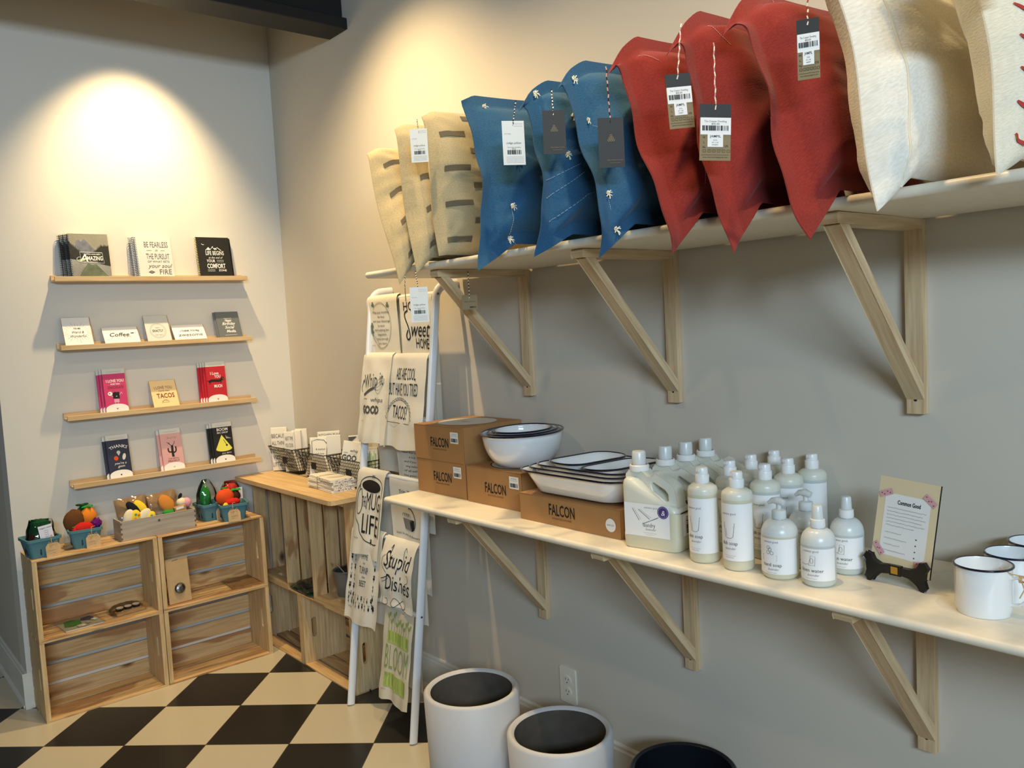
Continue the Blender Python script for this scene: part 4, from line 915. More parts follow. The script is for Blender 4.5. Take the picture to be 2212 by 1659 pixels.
for i, q in enumerate(('May your troubles', 'be less', 'and your blessings', 'be more', 'and nothing but', 'happiness', 'come through', 'your door.')): A.text(q, .100, -.070 - i * .0165, .0090, 'ink_grey', w=.0066 * len(q))
A.text('KODA', .032, -.195, .005, 'ink_soft')
A.curve([(.03, -.145), (.055, -.165), (.08, -.195)], .0012, 'ink_grey')
hung('white towel with shamrocks and a grey verse, top left of the rack', -.944, -1.158, RZ[0], .26, .45, A, seed=1, plumb=True)
A = Art(); A.text('HOME', .085, -.060, .032, 'ink', w=.120).curve([(.050, -.060), (.032, -.068), (.032, -.085), (.050, -.12), (.058, -.155), (.044, -.165), (.036, -.15), (.046, -.13)], .006).text('weet', .118, -.155, .056, 'ink', w=.12, shear=.3, bold=.0).text('HOME', .134, -.197, .036, 'ink', w=.085)
hung('white towel lettered Sweet HOME, top right of the rack', -1.165, -1.372, RZ[0], .26, .47, A, seed=4, plumb=True)
A = Art(); A.text('Whip it', .095, -.125, .050, 'ink_grey', w=.13, rot=.12).curve([(.030, -.160), (.060, -.145), (.10, -.13)], .010, 'ink_grey')
for k in range(5): A.curve([(.10, -.13), (.13, -.125 + .009 * (k - 2) * 1.5), (.165, -.108 + .003 * k)], .0012, 'ink_grey')
A.curve([(.016, -.15), (.010, -.13), (.022, -.108)], .003, 'ink_grey').poly([(.014, -.110), (.026, -.098), (.028, -.114)], 'ink_grey', 1).text('whips', .12, -.182, .016, 'ink_grey', w=.08, shear=.3).text('GOOD', .085, -.226, .028, 'ink_grey', w=.115, bold=.05).text('* * * * *', .10, -.245, .004, 'ink_soft')
A.line([(.03, -.172), (.06, -.172)], .002, 'ink_soft').text('KODA', .03, -.26, .005, 'ink_soft')
hung('white towel lettered Whip it with a whisk, second row left', -.944, -1.150, RZ[1], .335, .46, A, seed=2)
A = Art(); A.text('ABS ARE COOL,', .142, -.094, .042, 'ink', w=.130).text('BUT HAVE YOU TRIED', .130, -.150, .044, 'ink', w=.190).text('TACOS!', .116, -.232, .046, 'ink', w=.100, shear=0)
A.ring(.112, -.238, .078, .072, .0015, 'ink', 1, 0, 180, rot=0).line([(.034, -.238), (.038, -.248), (.186, -.248), (.190, -.238)], .0018)
P = []
for i in range(60): a = pi * i / 59; k = 1.07 + .07 * sin(i * 1.9); P.append((.112 + .078 * k * cos(a), -.238 + .072 * k * sin(a)))
A.line(P, .0014).ring(.112, -.238, .084, .080, .0009, 'ink', 1, 10, 170)
for x, y in ((.07, -.19), (.075, -.212), (.155, -.19), (.162, -.21), (.15, -.17), (.09, -.17), (.125, -.165)): A.disc(x, y, .0018, .0018, 'ink', 1, n=8)
hung('white towel with a taco drawing, ABS ARE COOL, second row right', -1.108, -1.372, RZ[1], .338, .48, A, off=.004, seed=6)
A = Art()
for i, q in enumerate(('wherever you are', 'where you rest', 'so close together', 'heart that warms', 'x o x', 'and if you do', 'sing before', 'of all will be', 'love grows best', 'in homes')): A.text(q, .10, -.085 - i * .0165, .0075, 'ink', w=.0078 * len(q), shear=.35)
hung('white towel with a black handwritten verse, third row', -1.175, -1.372, RZ[2], .27, .42, A, seed=8, plumb=True)
A = Art(); A.disc(.110, -.062, .062, .023, 'ink', 1, rot=-.03).ring(.110, -.060, .076, .034, .003, 'ink', 1, 0, 200).line([(.034, -.060), (.036, -.080)], .003).line([(.186, -.060), (.187, -.15), (.186, -.24)], .003)
A.curve([(.040, -.058), (.014, -.085), (.006, -.13), (.016, -.175), (.044, -.205), (.058, -.240), (.095, -.262), (.14, -.270), (.180, -.262)], .0032).curve([(.048, -.075), (.028, -.090), (.020, -.13), (.034, -.168), (.052, -.160), (.058, -.115), (.048, -.075)], .003)
A.text('MUG', .130, -.148, .062, 'ink', w=.098).text('THE', .068, -.142, .040, 'ink', w=.020).text('LIFE', .122, -.238, .072, 'ink', w=.112).text('KODA', .038, -.262, .006, 'ink_grey').text('79', .115, -.034, .014, 'ink', shear=.2)
hung('cream towel with a big black mug drawing lettered MUG LIFE', -.952, -1.150, RZ[3], .318, .40, A, seed=3, skew=-.012)
A = Art(); A.text('Trip To', .098, -.060, .014, 'ink', w=.08, shear=.3, arc=.2).text('FARMERS MARKET', .100, -.098, .022, 'ink', w=.165)
A.ring(.125, -.150, .030, .040, .0035, 'ink', 1, -90, 110).poly([(.075, -.150), (.130, -.150), (.122, -.190), (.085, -.190)], 'ink_soft', 0)
for i in range(5): A.line([(.080 + i * .011, -.152), (.087 + i * .008, -.190)], .0012, 'ink', 1)
for i in range(4): A.ring(.083 + i * .012, -.142, .008, .010, .0018, 'ink', 2, 0, 180)
A.poly([(.118, -.150), (.150, -.150), (.145, -.185), (.128, -.190)], 'ink', 1).text('fresh fruits & flowers', .100, -.214, .008, 'ink', w=.15, shear=.2)
hung('white towel lettered FARMERS MARKET with a basket, behind the shelf end', -1.160, -1.372, RZ[3], .26, .42, A, seed=5, plumb=True)
A = Art()
def veg(A, x, y, s, k):
    if k == 0: A.disc(x, y, s * .42, s * .42, 'ink', 1, n=10).line([(x, y), (x, y - s)], s * .12).disc(x - s * .2, y + s * .7, s * .18, s * .34, 'ink', 1, n=8).disc(x + s * .22, y + s * .7, s * .18, s * .34, 'ink', 1, n=8)
    elif k == 1: A.line([(x, y - s), (x, y + s)], s * .16).line([(x - s * .3, y + s * .5), (x + s * .3, y + s * .6)], s * .14).line([(x - s * .3, y - s * .5), (x + s * .3, y - s * .4)], s * .12)
    else: A.disc(x, y - s * .2, s * .30, s * .55, 'ink', 1, n=10).line([(x - s * .3, y + s), (x, y + .2 * s), (x + s * .3, y + s)], s * .16)
for i in range(9): veg(A, .018 + i * .022, -.045, .012, i % 3); veg(A, .018 + i * .022, -.285, .013, (i + 1) % 3)
for j in range(6): veg(A, .020, -.085 - j * .036, .014, (j + 2) % 3); veg(A, .045, -.085 - j * .036, .014, j % 2); veg(A, .190, -.10 - j * .036, .013, (j + 1) % 3)
for i in range(8): veg(A, .03 + i * .022, -.258, .011, (i + 2) % 3)
for i, (q, s_) in enumerate((('THYME', .020), ('to', .009), ('TURNIP', .026), ('the', .010), ('BEET', .022))): A.text(q, .118, (-.112, -.130, -.165, -.182, -.212)[i], s_, 'ink', w=(.045, .014, .056, .02, .04)[i], shear=0 if i % 2 == 0 else .3)
A.text('KODA', .032, -.312, .006, 'ink_grey')
hung('white towel with rows of black vegetables, fifth row left', -.926, -1.150, RZ[4], .352, .38, A, seed=7, skew=-.01)
A = Art(); A.text('Stupid', .105, -.098, .056, 'ink', w=.150, shear=.25).text('Dishes', .118, -.178, .056, 'ink', w=.150, shear=.2)
A.curve([(.060, -.035), (.072, -.022), (.064, -.055), (.072, -.085), (.055, -.105), (.038, -.095)], .003).curve([(.16, -.035), (.150, -.022), (.143, -.05), (.150, -.085)], .002).curve([(.05, -.12), (.022, -.10), (.018, -.075), (.036, -.058)], .0018)
A.curve([(.020, -.145), (.040, -.138), (.062, -.128)], .003).curve([(.026, -.155), (.045, -.148), (.064, -.136)], .002).curve([(.016, -.21), (.020, -.235), (.045, -.232), (.046, -.215), (.034, -.214)], .002)
A.curve([(.075, -.225), (.10, -.205), (.14, -.235), (.16, -.222), (.14, -.208), (.10, -.236), (.078, -.225)], .0022).curve([(.165, -.14), (.185, -.13), (.182, -.108), (.172, -.112)], .0018).disc(.155, -.245, .002, .002, 'ink', 1, n=8).disc(.165, -.235, .0018, .0018, 'ink', 1, n=8)
hung('white towel lettered Stupid Dishes in black script', -1.163, -1.374, RZ[4], .236, .30, A, seed=9, off=.003, slack=.016)
A = Art(); 
for i in range(9): x = .03 + i * .0165; h = (.075, .05, .085, .04, .06, .05, .035, .065, .05)[i]; A.line([(x, -.092), (x + .003, -.092 + h * .8)], .0018, 'ink_green').disc(x - .003, -.092 + h * .65, .0035, .009, 'ink_green', 1, .3, 10).disc(x + .007, -.092 + h * .75, .0035, .009, 'ink_green', 1, -.3, 10)
for a, b, s_ in ((-.092, -.135, 2), (-.238, -.290, 5)):
    A.rect(.026, b, .166, a, 'ink_lime', 0, 10, 1); r = random.Random(s_)
    for i in range(34): x = .028 + .136 * r.random(); A.line([(x, a - .003 * r.random()), (x + .004, b + .014 * r.random())], .0022, 'ink_green')
A.text('BLOOM', .096, -.225, .085, 'ink_green', w=.150, bold=-.008).text('KODA', .03, -.30, .005, 'ink_soft')
hung('oat towel with green sprouts lettered BLOOM, lowest on the rack', -1.185, -1.368, RZ[5], .335, .30, A, mt='towel_oat', seed=11)
# ------------------------------------------------------------------ on the lower shelf
ZS = .8868
FX = Matrix.Rotation(-pi / 2, 4, 'Z')          # local -Y looks to -X (out from the wall)
def sticker(parent, cx, cz, y, w=.042, h=.036):
    m = MB(); A = Art(); A.rect(cx - w / 2, cz - h / 2, cx + w / 2, cz + h / 2, 'paper', 1, 1, 1).barcode(cx - w * .4, cz - h * .38, cx + w * .4, cz - h * .05, 'ink', 2, n=12)
    A.scribble(cx - w * .4, cz + h * .15, cx + w * .4, .0015, .0005, 'ink_grey', 2, 1).text('FALCON SET', cx, cz + h * .28, .003, 'ink_grey', w=w * .6, layer=2)
    m.art(A, flat(y=y)); m.build('price_sticker', parent)
def falcon_box(label, y0, y1, x0, x1, z0, z1, tw, tx, tz, top=True, stick=None, rot=0):
    W_, D_, H_ = abs(y1 - y0), abs(x1 - x0), z1 - z0
    t = thing('cardboard_box', label, 'box', ((x0 + x1) / 2, (y0 + y1) / 2, z0), (0, 0, -pi / 2 + rot))
    m = MB(); m.box((-W_ / 2, -D_ / 2, 0), (W_ / 2, D_ / 2, H_), 'cardboard'); 
    m.box((W_ / 2 - .0004, -D_ / 2 + .0015, .001), (W_ / 2 + .0003, -D_ / 2 + .003, H_ - .001), 'cardboard_dark')
    m.box((-W_ / 2 + .001, -D_ / 2 - .0004, H_ - .0022), (W_ / 2 - .001, -D_ / 2 + .0002, H_ - .0016), 'cardboard_dark')
    m.build('carton', t, bevel=.0012)
    m = MB(); A = Art(); A.text('FALCON', tx, tz, tw * .30, 'ink', w=tw, bold=.015).text('ENAMELWARE', tx, tz - tw * .11, tw * .05, 'brown_ink', w=tw * .75)
    m.art(A, flat(y=-D_ / 2))
    if top:
        B = Art(); B.disc(0, 0, W_ * .40, D_ * .40, 'enamel_rim', 0, n=40).disc(0, 0, W_ * .385, D_ * .385, 'paper_grey', 1, n=40).text('falcon', 0, -.01, .012, 'ink_soft', layer=2).scribble(-.03, -.02, .03, .004, .0006, 'brown_ink', 2, 2)
        m.art(B, flatR(H_))
    m.build('print', t)
    if stick: sticker(t, stick[0], stick[1], -D_ / 2)
    return t
falcon_box('brown cardboard carton with black lettering, standing on the shelf, lowest of the left pile', -1.436, -1.704, -.250, -.012, ZS + .0002, .9995, .098, .010, .046, False, (.092, .082))
falcon_box('brown cardboard carton with a round plate print, topmost of the left pile', -1.433, -1.704, -.252, -.008, .9998, 1.1135, .098, .008, .046, True, (.090, .080))
falcon_box('brown cardboard carton under the white bowls', -1.7165, -1.975, -.255, -.012, ZS + .0002, .9995, .098, .010, .040, True, (.098, .082))
t = falcon_box('long low brown cardboard carton under the baking dishes', -2.026, -2.400, -.306, -.030, ZS + .0002, .9610, .098, -.020, .028, False)
m = MB(); A = Art(); A.disc(.155, .032, .017, .017, 'paper', 1, n=24).text('BAKE SET', .155, .030, .004, 'ink_soft', w=.024, layer=2); m.art(A, flat(y=-.138)); m.build('round_sticker', t)
# bowls
def bowl(label, r, h, z, tilt=(0, 0), off=(0, 0), rimw=.0028, grp='nested enamel bowls'):
    t = thing('enamel_bowl', label, 'bowl', (-.150 + off[0], -1.872 + off[1], z), (tilt[0], tilt[1], 0), grp)
    th = .0018; P = [(0, 0), (r * .42, 0)]; n = 14
    for i in range(1, n + 1): a = i / n; P.append((r * (.42 + .58 * sin(a * pi / 2) ** .85) - .004 * (1 if i == n else 0), h * (1 - cos(a * pi / 2)) ** .92))
    P.append((r + .004, h + .0005)); inner = [(p[0] - th, p[1] + th) for p in reversed(P[:-2])]
    m = MB(); m.lathe(P + [(r + .003, h + .002)] + inner + [(0, th)], 'enamel', 56); m.build('bowl_body', t, smooth=True, auto=0)
    m = MB(); m.tube([((r + .004) * cos(a), (r + .004) * sin(a), h + .001) for a in [2 * pi * i / 56 for i in range(56)]], rimw, 'enamel_rim', 8, closed=True); m.build('rim', t, smooth=True)
bowl('large white enamel bowl with a dark rim, outermost of the nest', .122, .104, 1.0001, (0, -.03), (0, 0))
bowl('middle white enamel bowl nested in the large one', .103, .098, 1.0090, (0, -.035), (.004, 0))
bowl('smallest white enamel bowl, innermost of the nest', .086, .092, 1.0180, (0, -.03), (.006, .004))
# baking dishes
def dish(name, label, cx, cy, z, hx, hy, h, cr, tilt=(0, 0), base=.78, grp='nested enamel baking dishes', rim=.0027):
    t = thing(name, label, 'baking dish', (cx, cy, z), (tilt[0], tilt[1], 0), grp)
    def loop(k, zz, d=0): return [(p[0], p[1], zz) for p in round_box(-hx * k + d, hx * k - d, -hy * k + d, hy * k - d, cr * k, 6)]
    L = [loop(base * .96, 0), loop(base, .003), loop(.90, h * .75), loop(.93, h * .93), loop(1, h), loop(1, h + .0015), loop(.93, h * .93 + .002), loop(.90, h * .75, .0015), loop(base, .0045, .001), loop(base * .96, .002)]
    n = len(L[0]); V = [p for r in L for p in r]; F = [(j * n + i, j * n + (i + 1) % n, (j + 1) * n + (i + 1) % n, (j + 1) * n + i) for j in range(len(L) - 1) for i in range(n)]
    F.append(tuple(reversed(range(n)))); F.append(tuple((len(L) - 1) * n + i for i in range(n)))
    m = MB(); m.add(V, F, 'enamel'); m.build('dish_body', t, smooth=True, auto=60)
    m = MB(); m.tube(loop(1, h + .001), rim, 'enamel_rim', 8, closed=True); m.build('rim', t, smooth=True)
T_ = (.0, .015)
dish('baking_dish', 'largest white enamel baking dish, lowest of the nest on the low carton', -.176, -2.222, .9665, .155, .194, .060, .060, T_)
dish('baking_dish', 'second largest enamel baking dish, inside the largest', -.170, -2.222, .9745, .140, .178, .058, .055, T_)
dish('baking_dish', 'third enamel baking dish, under the two small ones', -.166, -2.222, .9825, .126, .162, .056, .050, T_)
dish('small_baking_dish', 'small oblong enamel dish, on the left of the two on top', -.160, -2.155, 1.020, .118, .060, .026, .050, (.03, .02), grp='small enamel dishes on top')
dish('small_baking_dish', 'small oblong enamel dish, on the right of the two on top, by the jugs', -.166, -2.285, 1.016, .118, .060, .026, .050, (-.03, .02), grp='small enamel dishes on top')
# laundry jugs
def prism_hole(m, outer, hole, y0, y1, mt):
    n, k = len(outer), len(hole); P = outer + hole
    V = [(p[0], y0, p[1]) for p in P] + [(p[0], y1, p[1]) for p in P]; N = n + k
    F = [(i, (i + 1) % n, N + (i + 1) % n, N + i) for i in range(n)] + [(n + (i + 1) % k, n + i, N + n + i, N + n + (i + 1) % k) for i in range(k)]
    for t in tessellate_polygon([[Vector((p[0], p[1], 0)) for p in outer], [Vector((p[0], p[1], 0)) for p in hole]]):
        F.append(tuple(t)); F.append(tuple(N + j for j in reversed(t)))
    m.add(V, F, mt)
def jug(label, x, y, z=ZS, first=False):
    t = thing('laundry_jug', label, 'jug', (x, y, z + .0003), (0, 0, -pi / 2 + .17), 'laundry jugs')
    w, d = .151, .072
    def rb(zz, k=1.0, dx=0, w2=None): return [(p[0] + dx, p[1], zz) for p in round_box(-(w2 or w) / 2 * k, (w2 or w) / 2 * k, -d / 2 * k, d / 2 * k, .017, 4)]
    def top(zz, f):     # slanting shoulder
        return [(p[0] * f, p[1] * f, zz - .062 * (p[0] / w + .5) * 1.0) for p in round_box(-w / 2, w / 2, -d / 2, d / 2, .017, 4)]
    L = [rb(0, .93), rb(.004, .985), rb(.030, 1), rb(.034, .985), rb(.092, .985)]
    m = MB(); n = len(L[0]); V = [p for r in L for p in r]
    m.add(V, [(j * n + i, j * n + (i + 1) % n, (j + 1) * n + (i + 1) % n, (j + 1) * n + i) for j in range(len(L) - 1) for i in range(n)] + [tuple(reversed(range(n)))], 'soap_yellow')
    Lu = [rb(.092, .985), top(.150, .985), top(.160, .95), top(.166, .86), top(.168, .5)]
    V = [p for r in Lu for p in r]
    m.add(V, [(j * n + i, j * n + (i + 1) % n, (j + 1) * n + (i + 1) % n, (j + 1) * n + i) for j in range(len(Lu) - 1) for i in range(n)] + [tuple((len(Lu) - 1) * n + i for i in range(n))], 'plastic_milky')
    m.build('jug_body', t, smooth=True, auto=50)
    m = MB(); outer = [(-.068, .130), (-.068, .172), (-.060, .180), (-.022, .180), (-.012, .170), (.000, .171), (.010, .176), (.022, .174), (.050, .158), (.060, .148), (.066, .120), (.068, .085), (.04, .085), (-.03, .11)]
    hole = [(-.002, .152), (.004, .157), (.036, .140), (.042, .132), (.043, .116), (.036, .113), (.004, .134)]
    prism_hole(m, outer, list(reversed(hole)), -.018, .018, 'plastic_milky'); m.build('handle', t, smooth=True, auto=30, bevel=.006)
    m = MB(); M = Matrix.Translation((-.042, 0, 0)); m.lathe([(.019, .176), (.0235, .180), (.0235, .192), (.0215, .194), (.019, .194)], 'plastic_cap', 28, M); m.build('collar', t, smooth=True)
    m = MB(); m.lathe([(.0165, .1935), (.0165, .222), (.0145, .2255), (0, .2258)], 'plastic_frost', 24, M); m.build('cap', t, smooth=True)
    m = MB(); A = Art(); A.rect(-.066, .030, .054, .108, 'label', 0).text('common good', .006, .098, .0045, 'ink_soft', w=.036).text('laundry', .0, .054, .0095, 'ink_grey', w=.032).text('lavender', .004, .046, .0055, 'ink_soft', w=.028, shear=.3).scribble(-.016, .039, .020, .002, .0004, 'ink_soft', 1, 3).scribble(-.01, .035, .015, .002, .0004, 'ink_soft', 1, 4)
    for a, b in (((-.044, .096), (-.026, .068)), ((-.028, .094), (.002, .073)), ((-.018, .060), (.024, .078))): A.line([a, b], .0011, 'ink_grey').line([(a[0] + .004, a[1] + .001), (b[0] + .004, b[1] + .003)], .0006, 'ink_soft')
    A.disc(.038, .092, .0145, .0145, 'violet', 2, n=24).ring(.038, .092, .012, .012, .0004, 'paper', 3).text('&', .038, .085, .012, 'paper', layer=3, shear=.2)
    m.art(A, flat(y=-d / 2 * .985)); m.build('front_label', t)
    m = MB(); A = Art(); A.rect(-.015, .035, .016, .085, 'label', 0).barcode(.000, .040, .009, .080, 'ink', 1, True).scribble(-.010, .0, -.009, .001, .0004)
    m.art(A, lambda u, v, h: (w / 2 * .985 + h, u + .004, v)); m.build('side_label', t)
    return t
j0 = jug('translucent laundry jug nearest the shelf front, first of the row of four', -.294, -2.506)
for k, s in enumerate(('second', 'third', 'fourth')): dup(j0, 'translucent laundry jug, %s of the row of four running back to the wall' % s, (-.202 + .078 * k, -2.510 - .002 * k, ZS + .0003))
def cyl(r, a0=0): return lambda u, v, h: ((r + h) * sin(u / r + a0), -(r + h) * cos(u / r + a0), v)
def wrap_label(t, r, z0, z1, A, half=1.75):
    m = MB(); m.grid(lambda u, v: ((r + .0004) * sin((2 * u - 1) * half), -(r + .0004) * cos((2 * u - 1) * half), z0 + (z1 - z0) * v), 26, 1, 'label')
    if A: m.art(A, cyl(r + .0002))
    m.build('label', t, smooth=True, auto=0)
def dish_soap(label, x, y, liquid):
    t = thing('dish_soap_bottle', label, 'bottle', (x, y, ZS + .0003), (0, 0, -pi / 2), 'dish soap bottles'); r = .0325
    m = MB(); m.lathe([(0, 0), (r - .004, 0), (r - .001, .003), (r, .008), (r, .150)], liquid, 32); m.lathe([(r, .150), (r, .158), (r - .002, .165), (r - .010, .1705), (.0150, .173)], 'plastic_milky', 32); m.build('bottle_body', t, smooth=True)
    m = MB(); m.lathe([(.0150, .1725), (.0155, .190), (.0150, .1915), (.0130, .1925), (.0130, .2035), (.0115, .207), (0, .2075)], 'plastic_cap', 24); m.box((-.004, -.0165, .199), (.004, -.010, .206), 'plastic_cap'); m.build('flip_cap', t, smooth=True)
    A = Art(); A.text('common good.', .0, .120, .0048, 'ink_soft', w=.034).line([(-.012, .102), (-.008, .072), (-.003, .070), (.004, .070), (.009, .073), (.013, .102)], .0008, 'ink_grey', closed=True).line([(-.011, .094), (.012, .094)], .0005, 'ink_soft').line([(-.005, .074), (-.006, .090)], .0005, 'ink_soft')
    A.text('dish soap', 0, .056, .0075, 'ink_grey', w=.036).text('lavender', .002, .046, .005, 'ink_soft', w=.024, shear=.3).scribble(-.012, .032, .014, .002, .0004, 'ink_soft', 1, 5).scribble(-.010, .028, .010, .0015, .0004, 'ink_grey', 1, 6)
    wrap_label(t, r, .022, .143, A); return t
b0 = dish_soap('x', -.313, -2.655, 'soap_yellow'); bb = dish_soap('x', -.208, -2.744, 'soap_grey')  # front soap yellower, rear soap greyer: warm light on the front painted in
S = ('first', 'second', 'third', 'fourth')
b0['label'] = 'dish soap bottle coloured yellowish for warm light at the front edge, right beside the laundry jugs'
for i, (x, y) in enumerate(((-.209, -2.654), (-.118, -2.650), (-.040, -2.662))): dup(bb, 'dish soap bottle, %s back in the row beside the laundry jugs' % S[i + 1], (x, y, ZS + .0003))
dup(b0, 'dish soap bottle coloured yellowish for warm light at the front edge, left of the hand soap', (-.314, -2.744, ZS + .0003))
bb['label'] = 'dish soap bottle, second back in the row behind the hand soap'
for i, (x, y) in enumerate(((-.118, -2.746), (-.040, -2.760))): dup(bb, 'dish soap bottle, %s back in the row behind the hand soap' % S[i + 2], (x, y, ZS + .0003))
def boston(t, r, h, liquid):
    m = MB(); P = [(0, 0), (r - .006, 0), (r - .001, .005), (r, .012), (r, h)]; m.lathe(P, liquid, 32)
    Q = [(r, h)] + [(.012 + (r - .012) * cos(rad(a)), h + .030 * sin(rad(a))) for a in range(8, 91, 10)] + [(.0115, h + .034)]
    m.lathe(Q, 'plastic_frost', 32); m.build('bottle_body', t, smooth=True)
def hand_soap(label, x, y):
    t = thing('hand_soap_bottle', label, 'bottle', (x, y, ZS + .0003), (0, 0, -pi / 2), 'hand soap bottles'); r = .0365; h = .088; boston(t, r, h, 'soap_yellow')
    m = MB(); z = h + .031; m.lathe([(.0135, z), (.0145, z + .002), (.0140, z + .017), (.0085, z + .019), (.0050, z + .020), (.0050, z + .030)], 'plastic_frost', 24)
    m.tube([(.012, 0, z + .033), (.0, 0, z + .036), (-.014, 0, z + .035), (-.024, 0, z + .028)], [.006, .0085, .006, .0035], 'plastic_frost', 10); m.build('pump', t, smooth=True)
    A = Art(); A.text('common good.', .002, .076, .0045, 'ink_soft', w=.032).line([(-.018, .040), (-.018, .050), (.014, .050), (.014, .040)], .0006, 'ink_grey', closed=True)
    for a, b in ((.0, .056), (.004, .062), (.008, .055), (.001, .066)): A.ring(a - .004, b, .0035, .0035, .0006, 'ink_grey', 1, n=12)
    A.text('hand soap', .004, .028, .0068, 'ink_grey', w=.038).text('lavender', .006, .020, .0045, 'ink_soft', w=.022, shear=.3).scribble(-.01, .014, .014, .0015, .0004, 'ink_soft', 1, 5)
    wrap_label(t, r, .012, .084, A, 1.6); return t
h0 = hand_soap('clear pump bottle of hand soap at the front of the shelf', -.308, -2.839)
dup(h0, 'clear pump bottle of hand soap, the rear one', (-.212, -2.843, ZS + .0003))
def linen(label, x, y):
    t = thing('linen_water_bottle', label, 'bottle', (x, y, ZS + .0003), (0, 0, -pi / 2), 'linen water bottles'); r = .0330; h = .082; boston(t, r, h, 'soap_grey')
    m = MB(); z = h + .031; m.lathe([(.0135, z), (.0145, z + .002), (.0140, z + .016), (.0110, z + .017)], 'plastic_cap', 24); m.build('collar', t, smooth=True)
    m = MB(); m.lathe([(.0110, z + .0165), (.0100, z + .040), (.0085, z + .043), (0, z + .0435)], 'plastic_frost', 20); m.lathe([(.004, z + .017), (.004, z + .030), (0, z + .031)], 'plastic_cap', 12); m.build('spray_cap', t, smooth=True)
    A = Art(); A.text('common good.', .002, .070, .0045, 'ink_soft', w=.032).line([(-.002, .044), (.010, .044), (.011, .062), (.002, .063)], .0005, 'ink_grey', closed=True).ring(.004, .053, .003, .005, .0005, 'ink_grey').line([(-.018, .046), (-.01, .044), (-.002, .046)], .0006, 'ink_grey')
    A.text('linen water', .004, .031, .0068, 'ink_grey', w=.044).text('lavender', .006, .023, .0045, 'ink_soft', w=.022, shear=.3).scribble(-.01, .017, .014, .0015, .0004, 'ink_soft', 1, 5)
    wrap_label(t, r, .014, .077, A, 1.6); return t
l0 = linen('linen water spray bottle at the front edge, nearest the pump bottles', -.305, -2.922)
dup(l0, 'linen water spray bottle, the rear one beside the small sign', (-.200, -2.926, ZS + .0003))
# sign on an easel
t = thing('display_easel', 'small curly black easel holding the sign', 'easel', (-.205, -3.040, ZS + .0003), (0, 0, -pi / 2 - .10))
for s in (-1, 1):
    m = MB(); P = [(s * .010, .022), (s * .030, .020), (s * .043, .010), (s * .048, .002), (s * .056, .0005), (s * .062, .008), (s * .058, .022), (s * .060, .036), (s * .066, .046), (s * .058, .056), (s * .048, .054), (s * .043, .044), (s * .030, .038), (s * .010, .038)]
    if s < 0: P = list(reversed(P))
    m.prism(P, -.026, -.018, 'black_wood'); m.build('front_foot', t, bevel=.002)
m = MB(); m.box((-.012, -.027, .020), (.012, -.017, .040), 'black_wood'); m.build('crosspiece', t, bevel=.001)
m = MB(); m.box((-.007, -.0285, .024), (.007, -.0272, .038), 'brass'); m.build('hinge', t)
m = MB(); m.box((-.006, .030, .0005), (.006, .037, .09), 'black_wood', Matrix.Rotation(.0, 4, 'X')); m.tube([(0, -.017, .030), (0, .034, .012)], .004, 'black_wood', 8); m.build('back_leg', t)
for s in (-1, 1):
    m = MB(); m.box((s * .045 - .005, -.020, .016), (s * .045 + .005, .004, .022), 'black_wood'); m.build('ledge_peg', t)
t = thing('tabletop_sign', 'cream printed sign with floral tape at its corners, standing on the easel', 'sign', (-.205, -3.040, ZS + .0235), (-.16, .06, -pi / 2 - .10))
m = MB(); m.box((-.060, -.013, 0), (.060, -.0095, .178), 'cream_card'); m.box((.0601, -.013, 0), (.0608, -.0093, .178), 'ink'); m.build('backing_board', t)
m = MB(); A = Art(); P = [(-.045, .032), (-.035, .026), (.036, .026), (.046, .034), (.046, .138), (.037, .147), (-.036, .147), (-.045, .139)]; A.poly(P, 'paper', 0).text('Common Good', .004, .128, .0078, 'ink', w=.046, bold=.03)
for i in range(6): A.scribble(-.038, .118 - i * .0068, .040 - (.02 if i == 5 else .006 * (i % 2)), .002, .0006, 'ink_soft', 1, i)
for i in range(4): A.scribble(-.038, .070 - i * .0118, -.004 + .012 * (i % 2), .002, .0006, 'ink_soft', 1, i + 9); A.disc(.026, .068 - i * .0118, .0015, .0015, 'ink_grey', 1, n=8)
m.art(A, flat(y=-.013)); m.build('text_sheet', t)
for cx, cy, ro in ((-.044, .146, .4), (.044, .146, -.6), (-.046, .036, -.8), (.042, .024, .2)):
    m = MB(); A = Art()
    pts = [(cx + a * cos(ro) - b * sin(ro), cy + a * sin(ro) + b * cos(ro)) for a, b in ((-.014, -.006), (.014, -.006), (.014, .006), (-.014, .006))]; A.poly(pts, 'pink_tape', 3)
    for i in range(4): A.disc(cx + (i - 1.5) * .006 * cos(ro), cy + (i - 1.5) * .006 * sin(ro) + .002 * (-1) ** i, .0014, .0014, 'pink_dot', 4, n=8)
    m.art(A, flat(y=-.013)); m.build('tape_piece', t)
# mugs
def mug(label, x, y, rz=0):
    t = thing('enamel_mug', label, 'mug', (x, y, ZS + .0003), (0, 0, rz), 'enamel mugs'); r, h = .0445, .084
    m = MB(); m.lathe([(0, .003), (r - .006, .003), (r - .005, 0), (r - .003, .0), (r - .0015, .006), (r, .012), (r + .001, h), (r - .001, h + .001), (r - .0018, h - .001), (r - .003, .010), (r - .008, .006), (0, .006)], 'enamel', 44); m.build('cup', t, smooth=True, auto=50)
    m = MB(); m.tube([((r + .0012) * cos(a), (r + .0012) * sin(a), h) for a in [2 * pi * i / 48 for i in range(48)]], .0021, 'enamel_rim', 8, closed=True); m.build('rim', t, smooth=True)
    m = MB(); m.tube([(0, -r + .001, h - .018), (0, -r - .012, h - .013), (0, -r - .026, h - .018), (0, -r - .030, h - .032), (0, -r - .026, h - .048), (0, -r - .014, h - .060), (0, -r + .002, h - .064)], .0065, 'enamel', 10, rz=.0028); m.build('handle', t, smooth=True)
    return t
m0 = mug('white enamel mug with a dark rim, nearest, twine on its handle', -.266, -3.208)
